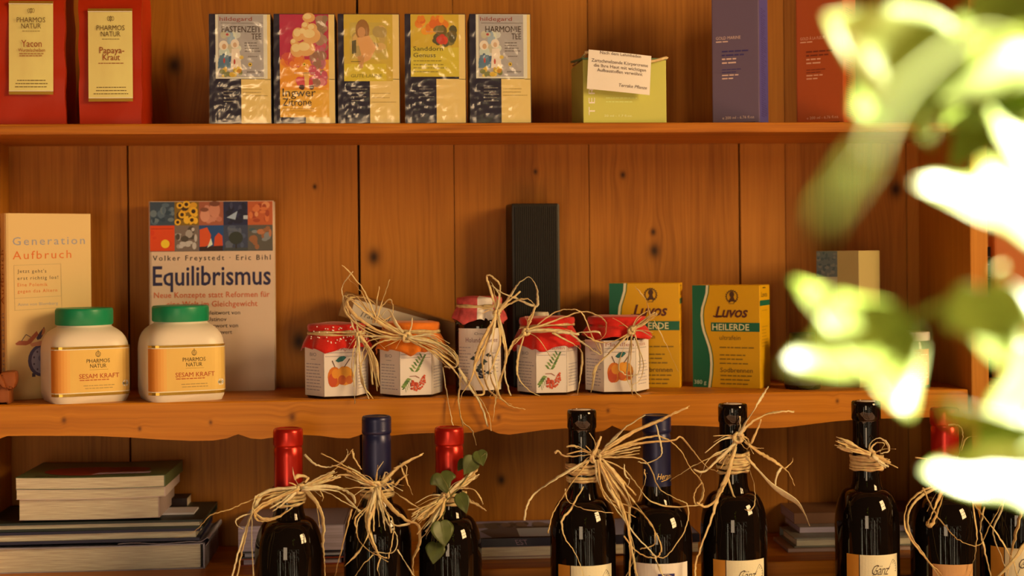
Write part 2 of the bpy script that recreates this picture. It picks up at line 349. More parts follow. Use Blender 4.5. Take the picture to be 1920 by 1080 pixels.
# --- red paper bags
def paper_bag(u0, u1, Y, label, name_lines, tilt, lab, seed, slogan):
    uc = (u0+u1)/2; wd = face_w(u0, u1, Y); hd = .205; dp = .058
    t = thing('paper_bag', label, 'bag', place(uc, Y+dp/2, ZA), tilt, 'red paper bags on the top shelf')
    b = BM(); R = random.Random(seed); rings = []
    n = 26
    for k in range(n+1):
        z = hd*k/n; q = max(0, (z-.13)/.075); d = dp*(1-.93*q**1.2); ww = wd*(1+.015*math.sin(k*.9+seed))/2
        ring = []
        for (sx, sy) in [(-1, -1), (-.6, -1), (-.2, -1), (.2, -1), (.6, -1), (1, -1), (.97, -.5), (.90-.04*q, 0), (.97, .5), (1, 1), (.3, 1), (-.3, 1), (-1, 1), (-.97, .5), (-.90+.04*q, 0), (-.97, -.5)]:
            p = Vector((sx*ww, sy*d/2, z))
            nz = noise.noise(Vector((p.x*28+seed*9, p.z*26, sy*2)))
            p.y += (.0022*nz if k else 0)*(1 if abs(sy) == 1 else .4); p.x += .0008*noise.noise(Vector((p.z*40, sy, seed)))
            if k in (6, 7) and sy == -1: p.y -= .0006
            ring.append(p)
        rings.append(ring)
    loft(b, rings); link('bag_body', b, mat('red_foil_paper', (160, 32, 3), .42, .3, bump=.35, bscale=30), t, 50)
    b = BM(); box(b, -wd/2, wd/2, -.006, .006, hd-.004, hd+.016); link('folded_top', b, mat('red_foil_paper', (160, 32, 3)), t, bevel=.0015)
    lu0, lv0, lu1, lv1 = lab
    z1 = ztop(uc, lv0, Y)-ZA; z0 = ztop(uc, lv1, Y)-ZA; m = mpp(uc, Y)
    x0 = (lu0-uc)*m; x1 = (lu1-uc)*m
    gold = mat('gold_label', (240, 178, 84), .36, .5, metal=.06, var=.14, vscale=22, stretch=(1, 1, .4)); dk = mat('gold_band', (190, 126, 30), .25, .6, metal=.6); br = (96, 62, 22); rd = (140, 52, 14)
    p = Print(lu0, lv0, lu1, lv1, x0, x1, z0, z1)
    p.rect(gold, lu0, lv0, lu1, lv1, 1); p.rect(dk, lu0, lv0, lu1, lv0+5, 2); p.rect((248, 214, 130), lu0, lv0+5, lu1, lv0+6.5, 2)
    p.rect(dk, lu0, lv1-6, lu1, lv1, 2); p.rect((248, 214, 130), lu0, lv1-7.5, lu1, lv1-6, 2)
    c = (lu0+lu1)/2+1; v = lv0
    p.ring(br, c, v+19, 2.2, 4, .8); p.ring(br, c-4, v+19, 2, 4, .7); p.ring(br, c+4, v+19, 2, 4, .7); p.line(br, [(c, v+14), (c, v+25)], .8)
    p.text(br, 'PHARMOS', c-26, c+26, v+41, 9.5); p.text(br, 'NATUR', c-18, c+18, v+52.5, 9.5)
    p.bars(br, c-22, c+22, [v+57], .9, 1, center=True)
    for (s, a, z_, vv, cap) in name_lines: p.text(rd, s, c+a, c+z_, v+vv, cap)
    p.bars(rd, c-30, c+30, slogan, 1.3, seed, center=True)
    p.bars(br, c-34, c+34, [lv1-27, lv1-21, lv1-15], 1.3, seed+3, center=True)
    def onbag(x, z, o):
        # sits on the front of the bag, which leans back above the filling
        q = max(0, (z-.13)/.075); return Vector((x, -dp/2*(1-.93*q**1.2)-.0042-o, z))
    lb = p.build('label', t, onbag); lb['label'] = 'gold label with brown and red lettering'
    return t
paper_bag(6, 135, .010, 'red paper bag with gold label reading Yacon, leftmost on the top shelf', [('Yacon', -18, 19, 87, 13), ('Wurzelscheiben', -24, 25, 96, 6.5)], .012, (34, 2, 115, 178), 1, [101, 105])
paper_bag(163, 279, .010, 'red paper bag with gold label reading Papaya-Kraut beside the other bag', [('Papaya-', -21, 25, 84, 12), ('Kraut', -15, 17, 97, 12)], -.03, (182, 17, 264, 191), 4, [119])

# --- tea boxes in cellophane
film = bpy.data.materials.new('cellophane'); film.use_nodes = True
nt = film.node_tree; nt.nodes.remove(nt.nodes['Principled BSDF'])
tr = nt.nodes.new('ShaderNodeBsdfTransparent'); gl = nt.nodes.new('ShaderNodeBsdfGlossy'); gl.inputs['Roughness'].default_value = .20; gl.inputs[0].default_value = (1, .95, .85, 1)
mx = nt.nodes.new('ShaderNodeMixShader'); mx.inputs[0].default_value = .12; nt.links.new(tr.outputs[0], mx.inputs[1]); nt.links.new(gl.outputs[0], mx.inputs[2]); nt.links.new(mx.outputs[0], nt.nodes['Material Output'].inputs[0])
NAVY = (30, 22, 32); GOLD = (222, 172, 84)
def wrap_film(t, wd, dp, h, seed):
    """creased clear film: pleats that fan out of the folded corners"""
    b = BM(); nx, nz = 30, 48; g = []
    foci = [(-.5, .30), (.0, 1.03), (-.5, .02), (.5, .34)]
    for k in range(nz+1):
        row = []
        for i in range(nx+1):
            x = i/nx-.5; z = k/nz; d = 0
            for j, (fx, fz) in enumerate(foci):
                a = math.atan2(z-fz, (x-fx)*.6); r = math.hypot((x-fx)*.6, z-fz)
                d += .0018*math.sin(a*(13+3*j)+seed*3+j)*math.exp(-r*2.6)*min(1, r*6)
            d += .0005*noise.noise(Vector((x*9, z*14, seed)))
            e = min(1, 10*(.5-abs(x)))*min(1, 16*z, 16*(1-z))
            row.append(b.verts.new((x*(wd+.0012), -dp/2-.0016+min(0, -abs(d)*e)+.0004, z*(h+.0008)+.0003)))
        g.append(row)
    for k in range(nz):
        for i in range(nx): b.faces.new([g[k][i], g[k][i+1], g[k+1][i+1], g[k+1][i]])
    X = wd/2+.0006; y0 = -dp/2-.0012; y1 = dp/2+.0006
    for s in (-1, 1):
        b.faces.new([b.verts.new(q) for q in ((s*X, y0, .0003), (s*X, y1, .0003), (s*X, y1, h+.001), (s*X, y0, h+.001))])
    b.faces.new([b.verts.new(q) for q in ((-X, y0, h+.0011), (X, y0, h+.0011), (X, y1, h+.0011), (-X, y1, h+.0011))])
    o = link('cellophane', b, film, t, 60); return o
def tea_box(u0, u1, label, art, seed):
    Y = .007; uc = (u0+u1)/2; wd = face_w(u0, u1, Y); h = ztop(uc, 26, Y)-ZA; dp = .062
    t = thing('tea_box', label, 'tea box', place(uc, Y+dp/2, ZA), .0, 'tea boxes wrapped in cellophane')
    b = BM(); box(b, -wd/2, wd/2, -dp/2, dp/2, 0, h); link('carton', b, CARD(NAVY), t, bevel=.0008)
    W = 115; p = Print(0, 0, W, 202, -wd/2, wd/2, 0, h)
    p.rect(GOLD, 59, 120, W-1, 201, 1); p.rect(GOLD, 102, 1, W-1, 121, 1); art(p)
    p.build('front_print', t, flat(-dp/2)); wrap_film(t, wd, dp, h, seed)
DARK = (70, 46, 26)
def art_hildegard(name, w0):
    def f(p):
        p.rect((214, 186, 146), 12, 1, 108, 119, 1.5); g = (166, 142, 112); p.rect(g, 17, 2, 101, 116, 2)
        p.text((150, 62, 40), 'hildegard', 20, 80, 13, 7.5, 4, bold=.0); p.line(DARK, [(22, 17), (100, 17)], .6)
        p.text(DARK, name, w0, 97, 34, 11.5, 4.5); p.text(DARK, 'TEE', 79, 97, 47, 11, 4.5)
        p.bars(DARK, 66, 97, [53, 58, 63, 68], 1.2, 3); p.bars(DARK, 72, 97, [78], 1.0, 4)
        # picture: robed figures with pale haloes in front of blue water and yellow flowers
        p.blobs([(196, 176, 140), (186, 160, 110), (150, 150, 130), (206, 190, 160)], 18, 30, 62, 92, 26, 4, 9, 1, 2.4)
        p.blobs([(80, 98, 96), (66, 82, 86), (150, 140, 120), (100, 116, 106)], 14, 72, 60, 104, 22, 3, 7, 2, 2.9)
        p.blobs([(206, 150, 40), (190, 120, 30), (120, 110, 50), (220, 170, 60)], 14, 96, 62, 117, 22, 2.5, 6, 3, 3.4)
        p.ell((190, 180, 150), 28, 70, 10, 9, 3.0); p.ell((222, 200, 150), 27, 58, 8.5, 9, 3.1); p.ell((196, 140, 84), 28, 60, 4, 5, 3.2); p.ell((226, 206, 150), 48, 55, 8, 8.5, 3.1); p.ell((200, 150, 96), 48, 57, 3.6, 4.6, 3.2)
        p.poly((226, 208, 170), [(42, 64), (56, 64), (60, 100), (40, 100)], 3.3); p.poly((88, 104, 100), [(20, 76), (36, 76), (38, 100), (16, 100)], 3.3)
        p.ell((180, 60, 40), 28, 86, 1.8, 5, 3.6); p.ell((180, 60, 40), 47, 88, 1.8, 5, 3.6); p.ell((176, 60, 50), 34, 38, 2.6, 2.2, 3.4); p.ell((210, 160, 60), 60, 80, 4, 3.5, 3.4)
        p.ell((214, 160, 40), 76, 93, 3.6, 3.6, 3.4); p.ell((60, 40, 20), 76, 93, 1.4, 1.4, 3.6)
        p.text(DARK, 'sonnentor', 70, 97, 108, 3.6, 4); p.bars((176, 158, 130), 66, 98, [112], 1, 5)
        p.bars((150, 126, 90), 26, 56, [136, 142, 148, 154, 160], 1.2, 6); p.bars((150, 110, 40), 62, 108, [138, 144, 150], .9, 7)
    return f
def art_ingwer(p):
    p.rect((176, 40, 52), 11, 1, 103, 84, 1.5); p.rect((222, 132, 30), 11, 84, 103, 190, 1.5)
    p.blobs([(206, 90, 40), (196, 70, 46), (216, 110, 34)], 11, 70, 60, 100, 22, 6, 13, 3, 1.9)
    p.blobs([(190, 70, 70), (176, 90, 80), (206, 110, 90), (150, 96, 60)], 64, 46, 103, 138, 50, 4, 10, 2, 2.0)
    p.blobs([(160, 110, 70), (140, 100, 60)], 76, 2, 103, 60, 24, 5, 10, 8, 2.0)
    p.poly((222, 150, 40), [(11, 140), (103, 140), (103, 190), (11, 190)], 1.8)
    for (x, y, a, c_) in ((66, 7, 12, 9), (60, 22, 8, 8), (46, 38, 11, 13), (70, 40, 18, 15), (56, 34, 10, 9), (44, 66, 13, 14), (60, 64, 18, 14), (38, 52, 7, 7), (72, 26, 10, 9)):
        p.ell((214, 146, 70), x, y, a, c_, 3.0); p.ell((236, 178, 100), x-a*.2, y-c_*.25, a*.62, c_*.55, 3.3)
    p.blobs([(196, 56, 50), (206, 70, 60)], 40, 112, 78, 138, 10, 4, 8, 4, 2.8); p.poly((236, 160, 70), [(56, 108), (66, 108), (65, 134), (58, 134)], 3.4)
    p.blobs([(70, 34, 20), (50, 30, 20)], 46, 130, 78, 140, 6, 3, 5, 5, 3.5); p.ell((240, 170, 50), 57, 93, 3.4, 3.4, 3.6); p.ell((80, 40, 16), 57, 93, 1.3, 1.3, 3.8)
    p.text((226, 176, 130), 'sonnentor', 38, 78, 110, 4, 4)
    p.text((62, 40, 16), 'Ingwer', 16, 78, 152, 15, 4.5); p.text((62, 40, 16), 'Zitrone', 16, 70, 169, 14, 4.5); p.bars((150, 96, 24), 16, 88, [174, 178], .8, 9)
def art_yellow(p):
    p.rect((198, 150, 42), 11, 1, 102, 124, 1.5); p.rect((206, 164, 38), 11, 92, 90, 124, 1.8); p.rect((188, 146, 50), 22, 16, 92, 84, 1.9)
    p.blobs([(186, 140, 60), (200, 160, 70), (170, 130, 60), (206, 150, 70)], 22, 16, 92, 84, 30, 6, 12, 5, 2.1)
    p.ell((150, 92, 34), 46, 30, 13, 20, 3.0); p.ell((196, 128, 66), 44, 34, 7.5, 10, 3.5); p.poly((214, 142, 70), [(36, 44), (58, 40), (72, 62), (60, 84), (48, 90), (42, 70)], 3.2)
    p.poly((190, 126, 60), [(36, 78), (50, 76), (46, 100), (40, 100)], 3.3); p.poly((92, 74, 36), [(26, 50), (34, 48), (34, 72), (26, 74)], 3.1); p.line((90, 70, 30), [(24, 88), (42, 88)], 1, 3.6)
    p.text((134, 108, 34), 'GUTE LAUNE', 24, 82, 117, 6, 4); p.bars((150, 126, 90), 24, 56, [138, 145, 152, 159], 1.4, 6); p.bars((160, 116, 44), 62, 108, [146, 154, 162], .9, 7)
def art_sanddorn(p):
    p.rect((200, 150, 36), 11, 1, 102, 116, 1.5); p.blobs([(214, 110, 24), (226, 136, 30), (206, 90, 24)], 14, 2, 84, 40, 30, 4, 9, 2, 1.9)
    p.blobs([(104, 78, 30), (120, 96, 40), (84, 70, 34)], 50, 20, 102, 62, 22, 5, 10, 3, 2.3); p.blobs([(206, 60, 30), (190, 50, 26)], 58, 36, 84, 58, 6, 5, 8, 4, 2.8)
    p.rect((204, 164, 40), 11, 62, 102, 116, 2.0); p.text((84, 64, 22), 'Sanddorn', 16, 72, 68, 8, 4.5); p.text((84, 64, 22), 'Genuss', 16, 58, 80, 8, 4.5)
    p.bars((130, 104, 30), 16, 80, [86, 93, 99, 106], 1.5, 9); p.text((206, 150, 90), 'sonnentor', 40, 74, 34, 3.6, 4)
    p.bars((130, 110, 84), 26, 56, [138, 145, 152], 1.2, 6)
tea_box(402, 517, 'cellophane wrapped tea box with grey label reading Fastenzeit Tee', art_hildegard('FASTENZEIT', 24), 1)
tea_box(521, 635, 'cellophane wrapped tea box with pink and orange Ingwer Zitrone front', art_ingwer, 2)
tea_box(639, 754, 'cellophane wrapped tea box with a yellow front, third in the row of five', art_yellow, 3)
tea_box(762, 876, 'cellophane wrapped tea box with yellow front reading Sanddorn Genuss', art_sanddorn, 4)
tea_box(881, 996, 'cellophane wrapped tea box with grey label reading Harmonie Tee, last in row', art_hildegard('HARMONIE', 30), 5)

# --- green cream box with its paper tag
Y = .006; uc = 1176; m = mpp(uc, Y); wd = 158*m/math.cos(.1); h = ztop(uc, 112, Y)-ZA; dp = .085
t = thing('cream_box', 'lime green cream box with a tied-on paper tag on the top shelf', 'box', (P(uc, 300, Y).x-.004, Y+dp/2, ZA), -azi(uc)+.20)
b = BM(); box(b, -wd/2, wd/2, -dp/2, dp/2, 0, h); link('carton', b, CARD((186, 160, 58)), t, bevel=.0008)
p = Print(1097, 112, 1255, 227, -wd/2, wd/2, 0, h); cr = (236, 226, 150)
p.text(cr, 'TERRA', 213, 120, 1119, 12, 2, vert=True, spacing=1.3)
p.bars((206, 190, 90), 1140, 1200, [181, 188], 1.4, 2); p.text((212, 200, 110), '50 ml - 1.7 fl.oz.', 1137, 1190, 216, 4, 2)
p.build('front_print', t, flat(-dp/2))
b = BM(); box(b, -wd/2-.0008, wd/2+.0008, -.0006, dp, 0, .0022); lid = link('lid_flap', b, CARD((92, 110, 60)), t, bevel=.0004); lid.location = (0, -dp/2, h); lid.rotation_euler = (.085, 0, 0)
rib = mat('raffia', (.92, .66, .36), .6, .3, var=.22, vscale=220, trans=.10, raw=True)
def loc(u, v, y): return Vector(((u-1176)*m, y, ztop(uc, v, Y)-ZA))
b = BM(); q = [loc(1101, 103, -dp/2+.006), loc(1104, 99, -dp/2-.004), loc(1125, 107, -dp/2-.006), loc(1160, 112, -dp/2-.003), loc(1205, 117, -dp/2-.005), loc(1230, 115, -dp/2-.006), loc(1256, 108, -dp/2-.003), loc(1256, 108, -dp/2+.02)]
q = [loc(1256-155, 106, dp/2)]+q; tube(b, catmull(q, 6), lambda t: .0018, 6, flat=.35); link('raffia_band', b, rib, t, True)
def tagp(x, z, o):
    return Vector((x, -dp/2-.0075-.006*math.sin(max(0, (x+.045)/.075)*2.4)*.5-.004*(1-z/h)-o, z+(x*-.10)))
TG = Print(1103, 102, 1221, 176, (1103-uc)*m, (1221-uc)*m, ztop(uc, 176, Y)-ZA, ztop(uc, 102, Y)-ZA)
b = BM(); g0 = []
for side in (0, 1):
    rows = []
    for k in range(7):
        rows.append([b.verts.new(tagp(*TG.c(1103+i*118/14-(2 if k < 1 else 0)*0+(3-k*.8), 102+k*74/6), -.0004*side)) for i in range(15)])
    for k in range(6):
        for i in range(14): b.faces.new([rows[k][i], rows[k][i+1], rows[k+1][i+1], rows[k+1][i]])
tg = link('paper_tag', b, mat('tag_paper', (232, 188, 142), .8), t, True); tg['label'] = 'cream paper tag with typed lines'
ik = (92, 66, 46)
for (s, a, c_, v, cap, sh) in (('Nach dem Lehmbaden', 1127, 1204, 108, 5.6, 0), ('Zartschmelzende Körpercreme', 1111, 1217, 124, 6.2, 0), ('die Ihre Haut mit wichtigen', 1115, 1213, 133, 6.2, 0), ('Aufbaustoffen verwöhnt', 1121, 1206, 141.5, 6.2, 0), ('Terrake Pflanze', 1161, 1214, 166, 6, .25)):
    TG.text(ik, s, a, c_, v, cap, 3, shear=sh)
TG.build('typed_lines', t, tagp)

# --- tall cosmetic boxes
def tall_box(u0, u1, u2, vb, col, side, label, title, sub, c1, c2):
    Y = .012; uc = (u0+u1)/2; m = mpp(uc, Y); ph = math.atan((u2-u1)/(u1-u0)); wd = (u1-u0)*m/math.cos(ph); h = .185
    t = thing('cosmetic_box', label, 'box', (P((u0+u2)/2, 200, Y).x+.003, Y+wd*.62, ZA), -azi(uc)-ph, 'tall cosmetic boxes')
    b = BM(); box(b, -wd/2, wd/2, -wd/2, wd/2, .0006, h); link('carton', b, CARD(col), t, bevel=.0012)
    z1 = ztop(uc, 0, Y)-ZA
    p = Print(u0, 0, u1, 225, -wd/2, wd/2, 0, z1)
    p.text(c1, title, u0+8, u0+54, 69, 5.6, 2); p.bars(c1, u0+8, u0+44, [72], 2, 1)
    p.bars(c2, u0+19, u1-5, [90, 97], 2.6, 3); p.bars(c1, u0+19, u1-28, [104, 111], 2.6, 4); p.bars(c2, u0+19, u1-28, [124], 1.5, 5); p.bars(c2, u0+19, u1-38, [129], 1.5, 5); p.bars(c1, u0+19, u1-36, [134, 140], 2.2, 6)
    p.text(c1, 'e 200 ml - 6.76 fl.oz.', u0+19, u1-9, 216, 5, 2); p.rect((40, 26, 24), u0+10, 222.6, u1-8, 223.8, 2)
    p.build('front_print', t, flat(-wd/2))
    q = Print(0, 0, 20, 225, -wd/2, wd/2, 0, z1); q.rect(side, 0.4, -50, 19.6, 224.5, 1); q.bars(c2, 4, 17, [12+4.2*k for k in range(48)], 1.5, 7, 2)
    q.build('side_print', t, lambda x, z, o: Vector((wd/2+o, x, z)))
tall_box(1344, 1432, 1450, 225, (104, 76, 74), (84, 66, 96), 'tall mauve blue cosmetic box on the top shelf', 'GOLD MARINE', '', (222, 166, 120), (62, 44, 74))
tall_box(1506, 1593, 1618, 225, (176, 70, 20), (178, 66, 18), 'tall orange cosmetic box behind the plant on the top shelf', 'GOLD À LA FLEUR', '', (232, 150, 90), (116, 42, 14))
# ------------------------------------------------------------------ books standing on the middle shelf
PAPER = mat('page_paper', (214, 168, 112), .85, .2, var=.30, vscale=1.0, stretch=(30, 30, 1500))
PAPER_V = mat('page_paper_upright', (214, 168, 112), .85, .2, var=.30, vscale=1.0, stretch=(30, 1500, 30))
def standing_book(label, u0, u1, vt, Y, rz, th, cover, lean=0.0, group=None, spine_extra=0):
    uc = (u0+u1)/2; wd = face_w(u0, u1, Y)/math.cos(rz+azi(uc)); h = ztop(uc, vt, Y)-ZB
    t = thing('book', label, 'book', (P(uc, 500, Y).x, Y, ZB+.0004), rz, group)
    if lean: t.rotation_euler = (-lean, 0, rz)
    b = BM(); x0, x1 = -wd/2, wd/2
    sp = [(x1, 0), (x0+.004, 0), (x0+.0015, .0008), (x0, .003), (x0, th-.003), (x0+.0015, th-.0008), (x0+.004, th), (x1, th)]
    inn = [(x1, th-.0012), (x0+.004, th-.0012), (x0+.0012, th-.004), (x0+.0012, .004), (x0+.004, .0012), (x1, .0012)]
    pr = sp+inn
    V0 = [b.verts.new((x, y, 0)) for x, y in pr]; V1 = [b.verts.new((x, y, h)) for x, y in pr]; n = len(pr)
    for i in range(n): b.faces.new([V0[i], V0[(i+1) % n], V1[(i+1) % n], V1[i]])
    b.faces.new(V0[::-1]); b.faces.new(V1)
    link('cover', b, cover, t)
    b = BM(); box(b, x0+.0014, x1-.001, .0014, th-.0014, .0006, h-.0006); link('pages', b, PAPER_V, t)
    return t, wd, h
cream = mat('cream_cover', (206, 152, 76), .5, .4)
t, wd, h = standing_book('cream book titled Generation Aufbruch, leftmost on the middle shelf', 15, 168, 401, .075, -azi(90)+.27, .024, cream)
p = Print(15, 401, 168, 745, -wd/2, wd/2, 0, h); gy = (140, 122, 104); og = (202, 88, 20); bk = (70, 52, 32)
p.text(gy, 'Generation', 28, 157, 460, 15, 2, 1.25, slope=-2); p.text(og, 'Aufbruch', 28, 132, 486, 15, 2, 1.25, slope=-2)
for pts in ([(30, 497), (113, 495)], [(30, 497), (31, 579)], [(113, 495), (114, 578)], [(30, 558), (114, 555)], [(30, 580), (114, 577)]): p.line((176, 132, 70), pts, .8)
p.text(bk, 'Jetzt geht\'s', 36, 87, 511, 6.4, 2, 1.2); p.text(bk, 'erst richtig los!', 36, 108, 524, 6.4, 2, 1.2, slope=-1)
p.text(og, 'Eine Polemik', 36, 89, 536, 6.2, 2, 1.2); p.text(og, 'gegen das Altern', 36, 106, 548, 6.2, 2, 1.2, slope=-1); p.text((160, 132, 96), 'Anne von Blomberg', 36, 107, 572, 5.6, 2, 1.0, slope=-1)
# picture: two sandals over an alarm clock
rd_ = (156, 72, 36); dk = (66, 44, 44)
p.poly(rd_, [(31, 641), (38, 636), (52, 637), (66, 622), (69, 619), (72, 626), (58, 642), (50, 645), (33, 644)], 2); p.line(dk, [(42, 637), (50, 625), (58, 630)], 1.2); p.poly(dk, [(68, 632), (74, 622), (82, 612), (84, 620), (76, 634), (70, 636)], 2.4); p.poly((176, 96, 44), [(80, 614), (84, 616), (83, 624), (77, 628)], 2.6)
p.ell((70, 54, 58), 78, 674, 25, 30, 2, 20); p.ell((126, 104, 92), 79, 674, 20, 25, 2.5, 20); p.ell((96, 78, 76), 76, 670, 5, 6, 3); p.poly((186, 110, 60), [(56, 642), (84, 636), (84, 646), (60, 648)], 2.6)
for k in range(10): p.ell(dk, 79+16*math.sin(k*.628), 674-20*math.cos(k*.628), 1.6, 2, 3)
p.rect(dk, 60, 697, 66, 704, 2); p.text(og, 'Aufbruch', 580, 470, 0, 13, 2) if 0 else None
p.build('cover_print', t, flat(0))
q = Print(0, 401, 24, 745, 0, .024, 0, h); q.text((150, 70, 24), 'Aufbruch', 569, 469, 17, 13, 2, 1.2, vert=True); q.text(gy, 'Generation', 715, 585, 17, 13, 2, 1.2, vert=True)
q.build('spine_print', t, lambda x, z, o: Vector((-wd/2-o, .024-x, z)))

t, wd, h = standing_book('beige paperback titled Equilibrismus with a strip of small pictures along its top', 280, 511, 377, .128, -.0, .021, mat('beige_cover', (206, 156, 104), .5, .4), lean=.03)
p = Print(280, 377, 511, 730, -wd/2, wd/2, 0, h); nv = (36, 28, 46); rd_ = (196, 84, 36); bk = (58, 42, 32)
X = [283, 328, 373, 418, 463, 509]; ya, yb, yc = 378, 422, 470
tiles_ = [((52, 60, 58), [(40, 52, 52), (76, 84, 78), (96, 98, 84)]), ((120, 80, 16), [(200, 130, 20), (216, 150, 30), (60, 36, 12)]), ((150, 74, 40), [(176, 96, 60), (186, 110, 70)]), ((34, 34, 48), [(56, 52, 60), (26, 24, 34)]), ((176, 76, 30), [(196, 96, 40), (150, 56, 24), (206, 120, 60)]),
          ((202, 56, 8), [(196, 46, 6)]), ((110, 84, 60), [(150, 126, 96), (70, 54, 36), (176, 150, 116)]), ((26, 60, 84), [(24, 54, 80)]), ((54, 54, 58), [(70, 70, 72), (86, 82, 76)]), ((84, 70, 50), [(140, 80, 40), (60, 70, 60), (120, 110, 90), (170, 96, 50)])]
for i, (base, cols) in enumerate(tiles_):
    u0, u1 = X[i % 5], X[i % 5+1]; v0, v1 = (ya, yb) if i < 5 else (yb, yc)
    p.rect(base, u0, v0, u1, v1, 1); p.blobs(cols, u0, v0, u1, v1, 16 if len(cols) > 1 else 3, 2.5, 8, i, 1.5)
for (x, y, r) in ((338, 385, 6), (350, 383, 7), (363, 396, 8), (342, 402, 7), (360, 412, 7), (334, 416, 6)): p.ell((214, 146, 24), x, y, r, r, 2.6, 12); p.ell((52, 26, 10), x, y, r*.5, r*.5, 2.8)
p.ell((196, 120, 76), 384, 404, 9, 12, 2.4); p.ell((190, 112, 70), 402, 394, 10, 14, 2.5); p.ell((110, 56, 30), 402, 382, 10, 5, 2.6); p.ell((120, 62, 34), 383, 393, 8, 4, 2.6)
p.rect((170, 160, 140), 455, 404, 463, 411, 2.6); p.poly((150, 150, 140), [(424, 408), (444, 396), (440, 412)], 2.5)
p.ell((240, 166, 24), 311, 456, 8, 8, 2.6, 18); p.line((150, 36, 8), [(284, 428), (326, 428)], 1, 2.5)
p.poly((196, 66, 20), [(374, 430), (388, 426), (395, 440), (393, 458), (374, 466)], 2.6); p.poly((190, 60, 20), [(400, 462), (402, 444), (409, 436), (416, 442), (417, 464)], 2.6); p.poly((46, 24, 16), [(374, 462), (417, 460), (417, 470), (374, 470)], 2.7); p.poly((200, 196, 180), [(395, 446), (398, 458), (388, 464)], 2.8)
p.ell((44, 44, 30), 441, 446, 13, 12, 2.6); p.rect((40, 30, 20), 440, 452, 442.5, 466, 2.7); p.rect((60, 56, 44), 418, 464, 463, 470, 2.4)
p.rect(bk, 283, 469.4, 509, 470.2, 3)
p.text(bk, 'Volker Freystedt · Eric Bihl', 288, 505, 487, 9.5, 3, 1.35, bold=.006)
p.text(nv, 'Equilibrismus', 288, 505, 533, 36, 3, 1.0, bold=.012)
p.text(rd_, 'Neue Konzepte statt Reformen für', 290, 503, 556, 10.5, 3, 1.05, bold=.008); p.text(rd_, 'eine Welt im Gleichgewicht', 313, 480, 573, 10.5, 3, 1.05, bold=.008)
for (s, a, c_, v) in (('Mit einem Geleitwort von', 331, 448, 588), ('Peter Ustinov', 358, 423, 600), ('und einem Vorwort von', 334, 444, 612), ('José Lutzenberger Gevert', 316, 433, 624)): p.text(bk, s, a, c_, v, 7.6, 3)
p.build('cover_print', t, flat(0))

# ------------------------------------------------------------------ small carved figure at the left end
cw = mat('carved_wood', (.26, .075, .018), .5, .3, raw=True, var=.25, vscale=60, stretch=(1, 1, .3))
Y = .02; t = thing('wooden_figure', 'small carved reddish wooden animal at the left end of the middle shelf', 'figurine', (P(4, 700, Y).x, Y, ZB), .1)
m = mpp(10, Y)
def pr_(pts, y0, y1, name, bev=.003):
    b = BM(); a = [b.verts.new(((u-4)*m, y0, (756-v)*m)) for u, v in pts]; c = [b.verts.new(((u-4)*m, y1, (756-v)*m)) for u, v in pts]
    n = len(pts); b.faces.new(a); b.faces.new(c[::-1])
    for i in range(n): b.faces.new([a[i], c[i], c[(i+1) % n], a[(i+1) % n]])
    return link(name, b, cw, t, 40, bevel=bev)
pr_([(-46, 722), (-20, 718), (16, 722), (20, 732), (21, 756), (14, 756), (12, 748), (2, 747), (-1, 756), (-26, 756), (-28, 748), (-38, 748), (-40, 756), (-48, 756)], -.012, .018, 'body')
pr_([(3, 702), (6, 695), (32, 694), (33, 712), (30, 724), (24, 729), (18, 727), (8, 716)], -.017, .008, 'head', .004)
pr_([(-2, 700), (4, 697), (12, 712), (16, 726), (8, 722), (0, 712)], -.020, -.012, 'ear', .002)

